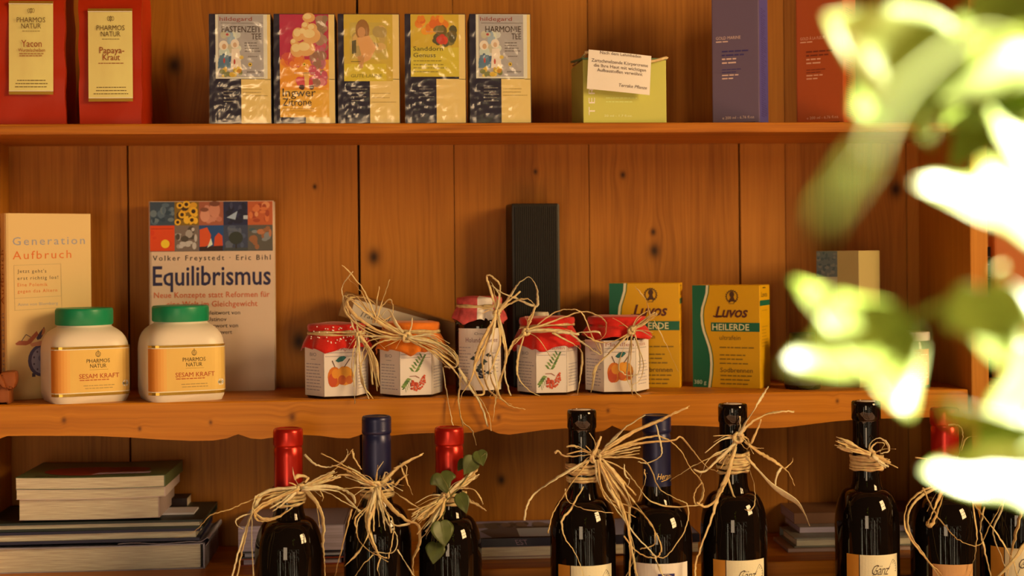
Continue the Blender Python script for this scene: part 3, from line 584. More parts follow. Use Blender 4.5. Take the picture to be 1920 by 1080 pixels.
# ------------------------------------------------------------------ white jars with green lids
jarw = mat('white_plastic', (224, 180, 122), .35, .45, raw=False)
gr = mat('green_plastic', (22, 112, 54), .35, .45)
def sq_ring(a, n, z, k=44, ey=1.0):
    out = []
    for i in range(k):
        t_ = 2*math.pi*i/k; c, s = math.cos(t_), math.sin(t_); r = (abs(c)**n+abs(s)**n)**(-1/n)
        out.append(Vector((a*r*c, a*ey*r*s, z)))
    return out
def powder_jar(u0, u1, vb, vl, vt, label, lz, rot, seed):
    Y = .050; uc = (u0+u1)/2; m = mpp(uc, Y-.045); H = (vb-vl)*m*1.0; a = .0460; rot = -azi(uc)+rot
    t = thing('powder_jar', label, 'jar', (P(uc, 700, Y).x, Y, ZB), rot, 'white powder jars')
    b = BM(); prof = [(.93, 0, 6), (.985, .006, 6), (1, .014, 6), (1, .63*H, 6), (.992, .70*H, 5.8), (.97, .77*H, 5.4), (.925, .835*H, 4.8), (.86, .885*H, 4.2), (.78, .925*H, 3.2), (.71, .95*H, 2.4), (.68, .965*H, 2.05), (.67, 1.02*H, 2)]
    loft(b, [sq_ring(a*s, n, z) for s, z, n in prof]); link('jar_body', b, jarw, t, 60)
    b = BM(); hl = (vl-vt)*m; z0 = H*.985; r = .0332
    lathe(b, [(.0, z0), (r*.97, z0), (r, z0+.0012), (r, z0+hl-.003), (r*.985, z0+hl-.0012), (r*.95, z0+hl), (r*.9, z0+hl-.0006), (0, z0+hl-.0006)], 144, 0, 0, 0, .0006, 1, (z0+.001, z0+hl-.002)); link('screw_lid', b, gr, t, 40)
    # the label wraps the front and turns the corners
    W = 138; p = Print(0, 0, W, 94, -a*.99, a*.99, .0078, .0078+94*m)
    gold = mat('orange_gold_label', (230, 156, 62), .4, .4, metal=.12, var=.10, vscale=14, stretch=(1, 1, .2)); dk = mat('gold_band', (190, 126, 30), .25, .6, metal=.6); br = (92, 64, 20); rd_ = (176, 62, 18)
    p.rect(gold, 0, 2, W, 92, 1, 24); p.rect(dk, 0, 0, W, 4.5, 2, 24); p.rect((246, 200, 130), 0, 4.5, W, 6, 2, 24); p.rect(dk, 0, 88, W, 93, 2, 24); p.rect((246, 200, 130), 0, 86, W, 87.6, 2, 24)
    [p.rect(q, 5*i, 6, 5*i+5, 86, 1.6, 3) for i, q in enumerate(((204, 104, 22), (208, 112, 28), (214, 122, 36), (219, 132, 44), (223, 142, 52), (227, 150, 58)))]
    c = 78; p.ring(br, c, 15, 4, 5, .8); p.ring(br, c, 16, 1.6, 3.4, .7); p.line(br, [(c, 7), (c, 12)], .8)
    p.text(br, 'PHARMOS', c-20, c+20, 31, 7.4); p.text(br, 'NATUR', c-14, c+14, 40.5, 7.4); p.line((186, 128, 44), [(c-15, 44), (c+17, 44)], .8)
    p.text(rd_, 'SESAM KRAFT', c-33, c+36, 60, 8.6); p.bars(rd_, c-32, c+36, [62.5], 1.5, 1); p.bars((170, 120, 50), c-26, c+28, [73, 78], 1.4, seed, center=True)
    p.ell((246, 226, 190), c+48, 72, 6.6, 6.6, 3, 6); p.text((20, 60, 40), 'BIO', c+43, c+53, 74.5, 4.4, 5)
    def on(x, z, o):
        n = 6; xx = max(-.999, min(.999, x/a)); xx = max(-.972, min(.972, xx)); y = -a*(1-abs(xx)**n)**(1/n); return Vector((xx*a*1.003, y-.0004-o, z))
    lb = p.build('label', t, on); lb['label'] = 'orange gold label reading Sesam Kraft'
powder_jar(75, 243, 757, 610, 578, 'left white plastic jar with green lid standing before the Generation Aufbruch book', 0, .20, 2)
powder_jar(256, 423, 757, 606, 576, 'right white plastic jar with green lid standing before the Equilibrismus book', 0, .20, 5)

# ------------------------------------------------------------------ jars of preserve with cloth covers
white_l = mat('jar_label_paper', (226, 184, 148), .7, .3); GLASS = mat('dark_jar_glass', (.016, .006, .003), .05, .5, raw=True)
def cloth(t, mats, rl, z, drop, seed, rot, half=None, sq=1.0):
    """square cloth gathered over a lid of radius rl whose top is at z; its corners hang lower"""
    b = BM(); n = 72; rings = []; R = random.Random(seed); ph = [R.uniform(0, 6.28) for _ in range(4)]
    tie = z-drop*.36
    for k in range(15):
        ring = []
        for i in range(n):
            th = 2*math.pi*i/n; ar = th-rot; L = .80/max(abs(math.cos(ar)), abs(math.sin(ar)))     # reach of the square
            f = .5*math.sin(9*th+ph[0])+.3*math.sin(14*th+ph[1])+.3*math.sin(5*th+ph[2])
            if k < 5: s = k/5; rr = rl*s*.96; zz = z+.0012*(1-s)+.0007*math.sin(3*th+ph[3])*s
            elif k < 9: s = (k-5)/3; rr = rl*(.99+.03*math.sin(s*math.pi)-.05*s*s)+.0007*f*s; zz = z-.0006-(z-tie)*s**1.3*1.0
            else:
                s = (k-8)/6; ext = drop*.78*(L*sq)*s; rr = rl*(.965+.26*math.sin(min(1, s)*1.3))+(.0046*f)*s+.010*s*(L-.95); zz = tie-ext*(.86-.10*f*s)
            ring.append(Vector((rr*math.cos(th), rr*math.sin(th), zz)))
        rings.append(ring)
    V = [[b.verts.new(p) for p in r] for r in rings[1:]]; c = b.verts.new((0, 0, z+.0012))
    def mi(i): return 0 if half is None else (1 if half(2*math.pi*(i+.5)/n) else 0)
    for i in range(n): b.faces.new([c, V[0][i], V[0][(i+1) % n]]).material_index = mi(i)
    for a, d in zip(V, V[1:]):
        for i in range(n): b.faces.new([a[i], a[(i+1) % n], d[(i+1) % n], d[i]]).material_index = mi(i)
    o = link('cloth_cover', b, mats, t, True); md = o.modifiers.new('thick', 'SOLIDIFY'); md.thickness = .0006; md.offset = 1
    return o, tie
RAF = [mat('raffia', (226, 172, 92), .6, .3), mat('raffia_dark', (.86, .58, .28), .6, .3, var=.25, vscale=220, trans=.10, raw=True), mat('raffia_pale', (.96, .80, .52), .6, .3, var=.2, vscale=220, trans=.10, raw=True)]
def band(bm, r, z, R, turns=4, spread=.004, w=.0022, sq=1.0):
    for k in range(turns):
        zz = z+R.uniform(-spread, spread); tilt = R.uniform(-.12, .12); ph = R.uniform(0, 6)
        pts = [Vector(((r+.0006+.0004*(k % 3))*math.cos(a), (r+.0006+.0004*(k % 3))*math.sin(a), zz+r*tilt*math.cos(a+ph))) for a in [2*math.pi*i/36 for i in range(37)]]
        n = len(pts); rings = []
        for i, p in enumerate(pts):
            o = Vector((p.x, p.y, 0)).normalized(); h = w*(.8+.3*math.sin(i*1.1+k))
            rings.append([p+Vector((0, 0, -h)), p+o*.0006, p+Vector((0, 0, h)), p-o*.0004])
        loft(bm, rings)
def raffia_tie(root, r, z, knot, strands, Yof, seed, wrap=4, spread=.004, fuzz=5, kr=.005):
    """wrapped band + knot, and every strand as a mesh of its own"""
    R = random.Random(seed); inv = root.matrix_world.inverted()
    b = BM(); band(b, r, z, R, wrap, spread)
    kp = inv @ P(knot[0], knot[1], Yof(knot[1])-.002)
    for k in range(4):                         # the knot: short crossed loops
        a0 = R.uniform(0, 3.1); pts = [kp+Vector((kr*.8*math.cos(a)*math.cos(a0)-kr*.7*math.sin(a)*math.sin(a0)*.6, -.0015+.0022*math.sin(a*2+k), kr*.8*math.cos(a)*math.sin(a0)+kr*.7*math.sin(a)*math.cos(a0))) for a in [i*.45 for i in range(13)]]
        tube(b, pts, lambda t: .0016, 6, flat=.5)
    tie = link('raffia_tie', b, RAF[0], root, True)
    def add(pts, w_, mi_):
        b = BM(); m_ = len(pts)
        tw = R.uniform(-5, 5)
        rad = lambda t_: w_*(.55+.45*math.sin(math.pi*min(1, t_*1.0+.15)))*(1+.25*math.sin(t_*9+tw))
        tube(b, pts, rad, 6, flat=.30, twist=tw); link('strand', b, RAF[mi_], tie, True)
    for st in strands:
        w_, px = st[0], st[1:]
        s_ = mpp(px[0][0], -.1)
        pts = []; n = len(px)
        for i, q in enumerate(px):
            y = Yof(q[1])-R.uniform(0, .007)-(q[2] if len(q) > 2 else 0)
            pts.append(inv @ P(q[0], q[1], y))
        c = catmull(pts, 7)
        for i, p in enumerate(c[1:-1]): p += Vector((R.gauss(0, .0003), 0, R.gauss(0, .0003)))
        add(c, w_*s_*.57, R.choice((0, 0, 1, 2)))
    for k in range(fuzz):                      # short stray fibres out of the knot
        a = R.uniform(-2.6, 2.6); L = R.uniform(.012, .034)
        d = Vector((math.sin(a), -.25, math.cos(a))); s_ = Vector((math.cos(a), 0, -math.sin(a)))*R.uniform(-.012, .012)
        add(catmull([kp, kp+d*L*.5+s_*.5, kp+d*L+s_*1.6+Vector((0, 0, -.006))], 6), .0006+.0005*R.random(), R.choice((0, 1, 2)))
    return tie
def fan(a, b_, n, w_, spread, seed, mid=None):
    """n neighbouring strands of one bundle"""
    R = random.Random(seed); out = []
    for k in range(n):
        o = (k/(max(1, n-1))-.5)*2*spread
        dx, dy = b_[0]-a[0], b_[1]-a[1]; l = math.hypot(dx, dy); nx, ny = -dy/l, dx/l
        m_ = mid or ((a[0]+b_[0])/2, (a[1]+b_[1])/2); g = R.uniform(.85, 1.05)
        out.append((w_*R.uniform(.7, 1.2), a, (m_[0]+nx*o*.7, m_[1]+ny*o*.7), (a[0]+dx*g+nx*o, a[1]+dy*g+ny*o)))
    return out
def hexa(r, rot): return [Vector((r*math.cos(math.pi/3*i+rot), r*math.sin(math.pi/3*i+rot), 0)) for i in range(6)]
def hex_jar(u0, u1, vb, vtop, label, fruit, cloth_m, cl_rot, phi, seed, vlab, Yc=.043, drop=.028, group='hexagonal jars of preserve', csq=1.0):
    uc = (u0+u1)/2; m = mpp(uc, Yc-.036); r = (u1-u0)/2*m/math.cos(phi*.55)*1.02; H = ztop(uc, vtop, Yc-.03)-ZB
    rot = -azi(uc)+phi
    t = thing('preserve_jar', label, 'jar', (P(uc, 700, Yc).x, Yc, ZB), rot, group)
    b = BM(); hb = H-.017
    hr = lambda s, z: [Vector((p.x, p.y, z)) for p in [v*s for v in hexa(r, 0)]]
    sm = lambda q: [x for i, p in enumerate(q) for x in (p.lerp(q[i-1], .06), p.lerp(q[(i+1) % 6], .06))]
    loft(b, [sm(hr(.94, 0)), sm(hr(1, .003)), sm(hr(1, hb-.006)), sm(hr(.95, hb-.002)), sm(hr(.84, hb+.003)), sm(hr(.80, hb+.006))]); link('jar_glass', b, GLASS, t, 30)
    b = BM(); rl = r*.86; lathe(b, [(0, hb+.004), (rl, hb+.004), (rl, H-.002), (rl*.97, H-.0008), (0, H-.0008)], 36); link('metal_lid', b, mat('gold_lid', (150, 100, 40), .3, .5, metal=.7), t, 40)
    cl, tie = cloth(t, [cloth_m], r*.90, H, drop, seed, cl_rot, sq=csq)
    # paper label around the three front faces (faces end at 240..300 degrees = front)
    hv = hexa(r*1.003, 0); order = [hv[3], hv[4], hv[5], hv[0]]                   # left, front-left, front-right, right corners
    z1 = ztop(uc, vlab, Yc-.03)-ZB; z0 = .003
    def on(x, z, o):   # x runs 0..3 over left, front, right face
        i = max(0, min(2, int(x))); f = x-i; p = order[i].lerp(order[i+1], f); nrm = (order[i]+order[i+1]).normalized(); return p+nrm*(.0002+o)+Vector((0, 0, z))
    p = Print(0, 0, 3, 96, 0, 3, z0, z1); tx = (128, 104, 86); ttl = (176, 106, 76)
    for k in range(3): p.rect(white_l, k+.0005, 0, k+.9995, 96, 1)
    p.text(tx, 'BIO', .28, .62, 22, 6.5, 4); p.ring(tx, .45, 21, .24, 8, .02) if 0 else None
    p.bars(tx, .10, .92, [34+6.2*k for k in range(9)], 1.6/1, seed) if 0 else None
    for k in range(9):
        R = random.Random(seed*31+k); a = .08
        e = R.uniform(.72, .9)
        while a < e-.05:
            c_ = min(e, a+R.uniform(.08, .2)); p.rect((158, 130, 108), a, 36+6*k, c_, 37.6+6*k, 3); a = c_+.03
    p.line(tx, [(.32, 28), (.58, 28)], .8); p.text(ttl, fruit[0], 1.06, 1.94, 11, 7, 4); p.text(ttl, fruit[1], 2.04, 2.7, 11, 7, 4)
    p.rect(tx, 1.03, 14.6, 1.97, 15.4, 3); p.rect(tx, 1.03, 21.4, 1.97, 22.2, 3); p.rect(tx, 2.03, 14.6, 2.8, 15.4, 3)
    for k in range(8):
        R = random.Random(seed*17+k); a = 2.15; e = R.uniform(2.75, 2.95)
        while a < e-.05:
            c_ = min(e, a+R.uniform(.08, .2)); p.rect((158, 130, 108), a, 40+6*k, c_, 41.4+6*k, 3); a = c_+.03
    ex = .0145                                                               # face units per px-ish
    U = lambda x: 1.5+x*ex
    for k in range(14): a0 = 2*math.pi*k/14; a1 = 2*math.pi*(k+1)/14; p.line((190, 70, 50), [(2.62+.12*math.cos(a0), 30+8*math.sin(a0)), (2.62+.12*math.cos(a1), 30+8*math.sin(a1))], .03, 3) if 0 else None
    if fruit[2] == 'apricot':
        for (x, y, rx, ry, c_) in ((-12, 60, 15, 19, (206, 96, 16)), (10, 58, 19, 18, (222, 128, 26)), (-16, 66, 10, 13, (192, 66, 20)), (-10, 54, 8, 9, (216, 120, 24)), (4, 66, 9, 9, (196, 80, 20)), (14, 52, 9, 8, (224, 136, 30)), (20, 66, 8, 8, (200, 90, 22))):
            s = 2+.25*[0, 1, 2, 3, 4, 5, 6][[-12, 10, -16, -10, 4, 14, 20].index(x)]
            p.poly(c_, [(U(x+rx*math.cos(q)), y+ry*math.sin(q)) for q in [2*math.pi*k/16 for k in range(16)]], s)
        p.poly((34, 84, 62), [(U(-10), 30), (U(-2), 23), (U(8), 21), (U(14), 24), (U(6), 31), (U(-4), 33)], 4); p.poly((96, 60, 40), [(U(-18), 30), (U(-16), 29), (U(-10), 42), (U(-12), 42)], 4); p.poly((96, 60, 40), [(U(20), 26), (U(22), 27), (U(10), 42), (U(8), 42)], 4)
    else:
        gn = [(96, 110, 40), (120, 126, 52), (78, 96, 40)]
        for k in range(6):
            for sd in (-1, 1):
                x, y = -3+3.6*k, 50-5.6*k; dx, dy = (12-k*.8)*sd, -6-3*(sd < 0)
                p.poly(gn[k % 3], [(U(x), y), (U(x+dx*.5), y+dy*.5-3.6), (U(x+dx), y+dy), (U(x+dx*.5), y+dy*.5+3.0)], 3+.1*k)
        for k in range(5):
            for sd in (-1, 1):
                x, y = -10-3.2*k, 64+4.2*k; dx, dy = -6+7*sd, 6+4*sd
                p.poly(gn[(k+1) % 3], [(U(x), y), (U(x+dx*.5-1), y+dy*.5-3.4), (U(x+dx), y+dy), (U(x+dx*.5+1), y+dy*.5+3.4)], 3+.1*k)
        R = random.Random(3)
        for k in range(64):
            x = R.uniform(-11, 20); y = 80-abs(x-4)*.3-R.uniform(-8, 9)-max(0, x-8)*.9
            p.poly(R.choice([(190, 62, 30), (206, 80, 40), (170, 50, 26)]), [(U(x+2.1*math.cos(q)), y+2.1*math.sin(q)) for q in [2*math.pi*j/8 for j in range(8)]], 3.6+k*.02)
        p.poly((150, 80, 50), [(U(-14), 58), (U(0), 57.4), (U(8), 62), (U(7), 63), (U(-1), 59), (U(-14), 59.4)], 3.4)
    lb = p.build('label', t, on); lb['label'] = 'cream paper label with printed fruit'
    return t, H, tie, r*.90
redc = mat('red_cloth', (196, 22, 8), .75, .3, bump=.3, bscale=400, sheen=.3); orc = mat('orange_fabric', (214, 96, 10), .7, .3, bump=.25, bscale=350, sheen=.2)
Yj = lambda v: .004 if v < 755 else -.006
ts = []
t1, H, tie, rr = hex_jar(573, 690, 744, 609, 'hexagonal preserve jar with red speckled cloth and apricot label, leftmost of the jars', ('Omas Apfel-', 'Aprikose', 'apricot'), redc, .35, .12, 11, 646, drop=.030, csq=1.0)
# white flecks of the cloth
b = BM(); R = random.Random(5)
for k in range(70):
    a = R.uniform(-2.7, -.3); z = H-R.choice((R.uniform(.002, .009), R.uniform(.013, .022))); rq = rr*1.035 if z > H-.011 else rr*1.10
    c = Vector((rq*math.cos(a), rq*math.sin(a), z)); box(b, c.x-.0006, c.x+.0006, c.y-.0012, c.y+.0002, c.z-.0006, c.z+.0006)
fl = link('cloth_fleck', b, mat('fleck_white', (236, 200, 170), .7), t1); fl['kind'] = 'stuff'
raffia_tie(t1, rr*.99, tie, (672, 628), [(5, (672, 630), (666, 680), (664, 722), (665, 757)), (5, (672, 630), (676, 690), (684, 725), (692, 748)), (4, (672, 630), (662, 660), (660, 700), (664, 725)), (5, (672, 630), (674, 680), (680, 720), (700, 748))] + fan((674, 628), (710, 735), 4, 7, 6, 3, (697, 668))+fan((670, 630), (662, 600), 2, 4, 4, 2), Yj, 21, 2, .0010)
t2, H, tie, rr = hex_jar(713, 830, 746, 606, 'hexagonal preserve jar with orange cloth and large raffia bow', ('Hagebutten', 'mus', 'rowan'), orc, .65, .16, 12, 650, drop=.030, csq=1.25)
L2 = [(763, 632)]
raffia_tie(t2, rr*.99, tie, (763, 632),
  [(4, (763, 632), (720, 608), (682, 582), (655, 560), (643, 558), (652, 590), (695, 625), (763, 637)), (5, (763, 630), (715, 600), (680, 572), (660, 562), (648, 572), (668, 605), (720, 628), (763, 635)), (5, (763, 633), (705, 618), (665, 590), (650, 566), (668, 556), (700, 566), (716, 596), (763, 630)),
   (4, (763, 634), (690, 630), (676, 640), (668, 600), (655, 575)), (5, (760, 630), (725, 615), (700, 596), (672, 560), (654, 552), (648, 560)), (4, (700, 606), (706, 575), (711, 537)), (4, (704, 606), (718, 560), (731, 524)), (3, (705, 596), (684, 548), (655, 510), (641, 497)), (3, (662, 509), (645, 530), (641, 548), (646, 566)), (4, (712, 604), (735, 590), (733, 562), (718, 572), (704, 600)), (6, (763, 632), (742, 606), (728, 580), (716, 592)), (2, (700, 600), (684, 560), (672, 540), (650, 520))]
  + [(5, (763, 632), (815+3*k, 638+3*k), (852+k, 660+5*k), (858-2*k, 684+2*k), (842-3*k, 690-k)) for k in range(4)] + fan((763, 633), (856, 682), 6, 5, 14, 8, (812, 652)) + fan((763, 632), (845, 655), 5, 5, 10, 9, (808, 634))
  + [(5, (763, 636), (818, 664), (850, 692), (870, 722)), (4, (860, 690), (882, 722), (906, 757), (918, 782), (921, 808)), (3, (830, 688), (838, 740), (848, 790), (858, 815)), (3, (866, 700), (860, 745), (866, 788), (884, 806), (893, 835)), (4, (763, 634), (715, 640), (690, 660), (672, 690)), (4, (763, 632), (700, 636), (682, 655), (676, 700))], Yj, 22, 3, .0012, kr=.007)
# --- tall round jar of elderberry jelly
Yc = .040; uc = 900; m = mpp(uc, Yc-.03); r = 47*m; H = ztop(uc, 558, Yc-.01)-ZB
t3 = thing('preserve_jar', 'tall round dark jar with red and white cloth, label reading Holunder', 'jar', (P(uc, 700, Yc).x, Yc, ZB), -azi(uc))
b = BM(); lathe(b, [(0, 0), (r*.93, 0), (r, .004), (r, .082), (r*.985, .088), (r*.9, .094), (r*.80, .098), (r*.78, H-.014), (0, H-.014)], 48); link('jar_glass', b, GLASS, t3, 50)
b = BM(); lathe(b, [(0, H-.013), (r*.88, H-.013), (r*.88, H-.002), (r*.86, H-.001), (0, H-.001)], 36); link('metal_lid', b, mat('gold_lid', (150, 100, 40), .3, .5, metal=.7), t3, 40)
cl, tie = cloth(t3, [mat('pink_red_cloth', (196, 70, 52), .75, .3, bump=.2, bscale=300, var=.25, vscale=120), mat('white_cloth', (236, 196, 156), .75, .3, bump=.2, bscale=300)], r*.90, H, .026, 33, .2, half=lambda a: 4.62 < a < 5.35 or 3.9 < a < 4.4 and False, sq=1.15)
p = Print(-47, 616, 47, 732, -47*m, 47*m, ztop(uc, 732, Yc-.03)-ZB, ztop(uc, 616, Yc-.03)-ZB); tx = (120, 98, 82)
p.rect(white_l, -46, 616, 46, 732, 1, 16); p.text(tx, 'Omas', -10, 14, 628, 5, 4); p.text((120, 66, 60), 'Holunder-Gelee', -27, 36, 642, 9, 4)
for k in range(11): p.bars((158, 130, 108), -44, -16, [651+6*k], 1.5, k)
for k in range(6): p.bars((158, 130, 108), 22, 44, [662+7*k], 1.4, k+40)
gk = [(48, 52, 40), (60, 64, 46), (38, 42, 34)]
for k in range(9):
    x, y = -2+(k % 3)*8-4, 655+5.5*k; sd = -1 if k % 2 else 1
    p.poly(gk[k % 3], [(x, y), (x+sd*6, y-4), (x+sd*13, y+2), (x+sd*6, y+4)], 3+.1*k)
p.line((60, 50, 40), [(2, 650), (0, 700)], 1); R = random.Random(2)
for k in range(26): p.ell((34, 28, 34), R.uniform(-9, 9), R.uniform(694, 708), 2, 2, 3.9+k*.02, 8)
p.build('label', t3, lambda x, z, o: Vector(((r+.0003+o)*math.sin(x/r), -(r+.0003+o)*math.cos(x/r), z)))
Yh = lambda v: -.004 if v > 610 else .006
raffia_tie(t3, r*.88, tie, (932, 587),
  [(4, (932, 587), (922, 550), (914, 526), (914, 516), (930, 524), (938, 542), (934, 586)), (5, (932, 587), (958, 552), (972, 532), (992, 520), (1004, 534), (1008, 558), (1004, 574), (972, 562), (940, 548), (920, 535)), (5, (932, 588), (958, 568), (985, 560), (1000, 568), (1003, 578)), (5, (932, 587), (952, 566), (976, 546)), (4, (1003, 574), (996, 600), (986, 616)), (4, (934, 584), (930, 560), (922, 530)), (4, (930, 586), (936, 556), (928, 540), (918, 526)),
   (5, (932, 590), (912, 640), (893, 680), (882, 714), (866, 740), (862, 770), (868, 800)), (5, (932, 590), (908, 655), (905, 690), (915, 728), (940, 750), (960, 758)), (5, (930, 590), (922, 650), (928, 700), (938, 748)), (5, (933, 590), (944, 640), (948, 680), (938, 712), (930, 750), (924, 790)), (4, (935, 590), (948, 650), (946, 700), (958, 742)), (5, (930, 590), (900, 650), (890, 690), (908, 735), (888, 742)), (4, (932, 590), (938, 640), (922, 690), (912, 720), (930, 748)), (5, (860, 690), (878, 722), (900, 757), (915, 800)), (4, (930, 590), (924, 640), (916, 680), (924, 720), (950, 757), (985, 768)), (4, (934, 592), (950, 660), (942, 700), (930, 725), (918, 745))], Yh, 23, 3, .001)
t4, H, tie, rr = hex_jar(970, 1083, 743, 597, 'hexagonal preserve jar with red cloth and rowan berry label right of the round jar', ('Ebereschen', 'gelee', 'rowan'), redc, .45, .15, 14, 645, drop=.030, csq=1.35)
raffia_tie(t4, rr*.99, tie, (986, 622), fan((986, 620), (1083, 624), 4, 6, 3, 4, (1035, 619)) + [(4, (1000, 615), (1040, 586), (1070, 580), (1092, 588), (1110, 630), (1128, 664)), (4, (986, 620), (1050, 598), (1095, 584), (1128, 596), (1137, 612), (1126, 636), (1080, 640)), (4, (1040, 624), (1080, 624), (1120, 622), (1128, 632)), (5, (1070, 626), (1100, 648), (1126, 664), (1124, 644)), (4, (986, 622), (966, 640), (950, 662)), (5, (986, 622), (962, 642), (948, 672)), (4, (984, 626), (971, 672), (972, 706), (990, 730), (1015, 744)), (4, (1035, 624), (1075, 645), (1091, 662), (1089, 700), (1082, 744)), (4, (986, 624), (960, 652), (945, 690), (938, 720)), (4, (990, 616), (990, 600), (1000, 585))], Yj, 24, 1, .001)
t5, H, tie, rr = hex_jar(1098, 1216, 739, 595, 'hexagonal preserve jar with red cloth and apricot label in front of the yellow box', ('Marillen', 'mus', 'apricot'), redc, .15, .10, 15, 638, drop=.026, csq=.95)
raffia_tie(t5, rr*.99, tie, (1184, 620), fan((1184, 620), (1232, 588), 4, 5, 4, 5) + [(6, (1184, 620), (1150, 655), (1117, 688), (1112, 710), (1108, 736)), (5, (1184, 622), (1145, 660), (1120, 686), (1110, 730)), (3, (1218, 592), (1212, 565), (1200, 548), (1190, 537)), (4, (1186, 622), (1182, 680), (1186, 742)), (4, (1190, 626), (1200, 670), (1196, 700), (1178, 704), (1164, 696)), (2, (1226, 600), (1246, 640), (1272, 697)), (4, (1186, 624), (1176, 690), (1180, 722), (1202, 744)), (3, (1190, 626), (1206, 680), (1200, 712), (1186, 722)), (4, (1186, 622), (1150, 640), (1118, 640), (1090, 622)), (3, (1184, 622), (1170, 650), (1160, 690), (1172, 702))], Yj, 25, 1, .001)

# ------------------------------------------------------------------ black ribbed box, small bottle, slim oil box
Y = .113; u0, u1, ux = 950, 1055, 966; uc = (u0+u1)/2; m = mpp(uc, Y); ph = .19; wd = 92*m; dp = .046; h = ztop(uc, 381, Y)-ZB
t = thing('ribbed_box', 'tall black ribbed box standing at the back of the middle shelf', 'box', (P(uc, 500, Y).x, Y+dp*.5+.003, ZB), -azi(uc)+ph)
b = BM(); box(b, -wd/2, wd/2, -dp/2, dp/2, 0, h); blk = mat('black_card', (.012, .009, .007), .42, .4, raw=True); link('box_body', b, blk, t, bevel=.003)
b = BM(); n = 22
for k in range(n):
    x = -wd/2+.004+(wd-.008)*(k+.5)/n; w_ = (wd-.008)/n*.30; box(b, x-w_, x+w_, -dp/2-.0018, -dp/2+.0005, .004, h-.004)
rb = link('corrugated_front', b, blk, t); rb['kind'] = 'stuff'
Y = .096; t = thing('small_bottle', 'small dark bottle with cream cap behind the rowan berry jar', 'bottle', place(1011, Y, ZB)); H = ztop(1011, 585, Y)-ZB; r = .0145
b = BM(); lathe(b, [(0, 0), (r*.95, 0), (r, .002), (r, H*.72), (r*.9, H*.78), (.010, H*.83), (.010, H*.95), (0, H*.95)], 32); link('bottle_glass', b, GLASS, t, 50)
b = BM(); lathe(b, [(0, H*.86), (.0118, H*.86), (.0122, H*.875), (.0115, H*.985), (.0105, H), (0, H)], 32); link('cap', b, mat('cream_cap', (196, 160, 108), .5), t, 50)
# slim box lying tilted behind the jars
Y = .10; pa = P(655, 550, Y); pb = P(856, 606, Y); ang = math.atan2(pb.z-pa.z, pb.x-pa.x); Lg = (pb-pa).length; hh = 46*mpp(760, Y)
t = thing('oil_box', 'long tan box leaning at a slant behind the jars, labelled Traubenkernöl', 'box', (0, 0, 0)); t.location = pa; t.rotation_euler = (0, -ang, 0)
b = BM(); box(b, -.006, Lg+.01, 0, .05, -hh, 0); link('carton', b, CARD((124, 74, 26)), t, bevel=.001)
p = Print(0, 0, 205, 46, 0, Lg, -hh, 0); p.rect((212, 172, 118), 13, 8, 152, 45, 1); p.text((66, 58, 44), 'Traubenkernöl', 30, 122, 36, 12, 2, shear=.3); p.rect((190, 110, 60), 131, 24, 142, 45, 2); p.rect((150, 70, 40), 130, 21, 143, 24, 2.5)
p.build('front_print', t, flat(0))

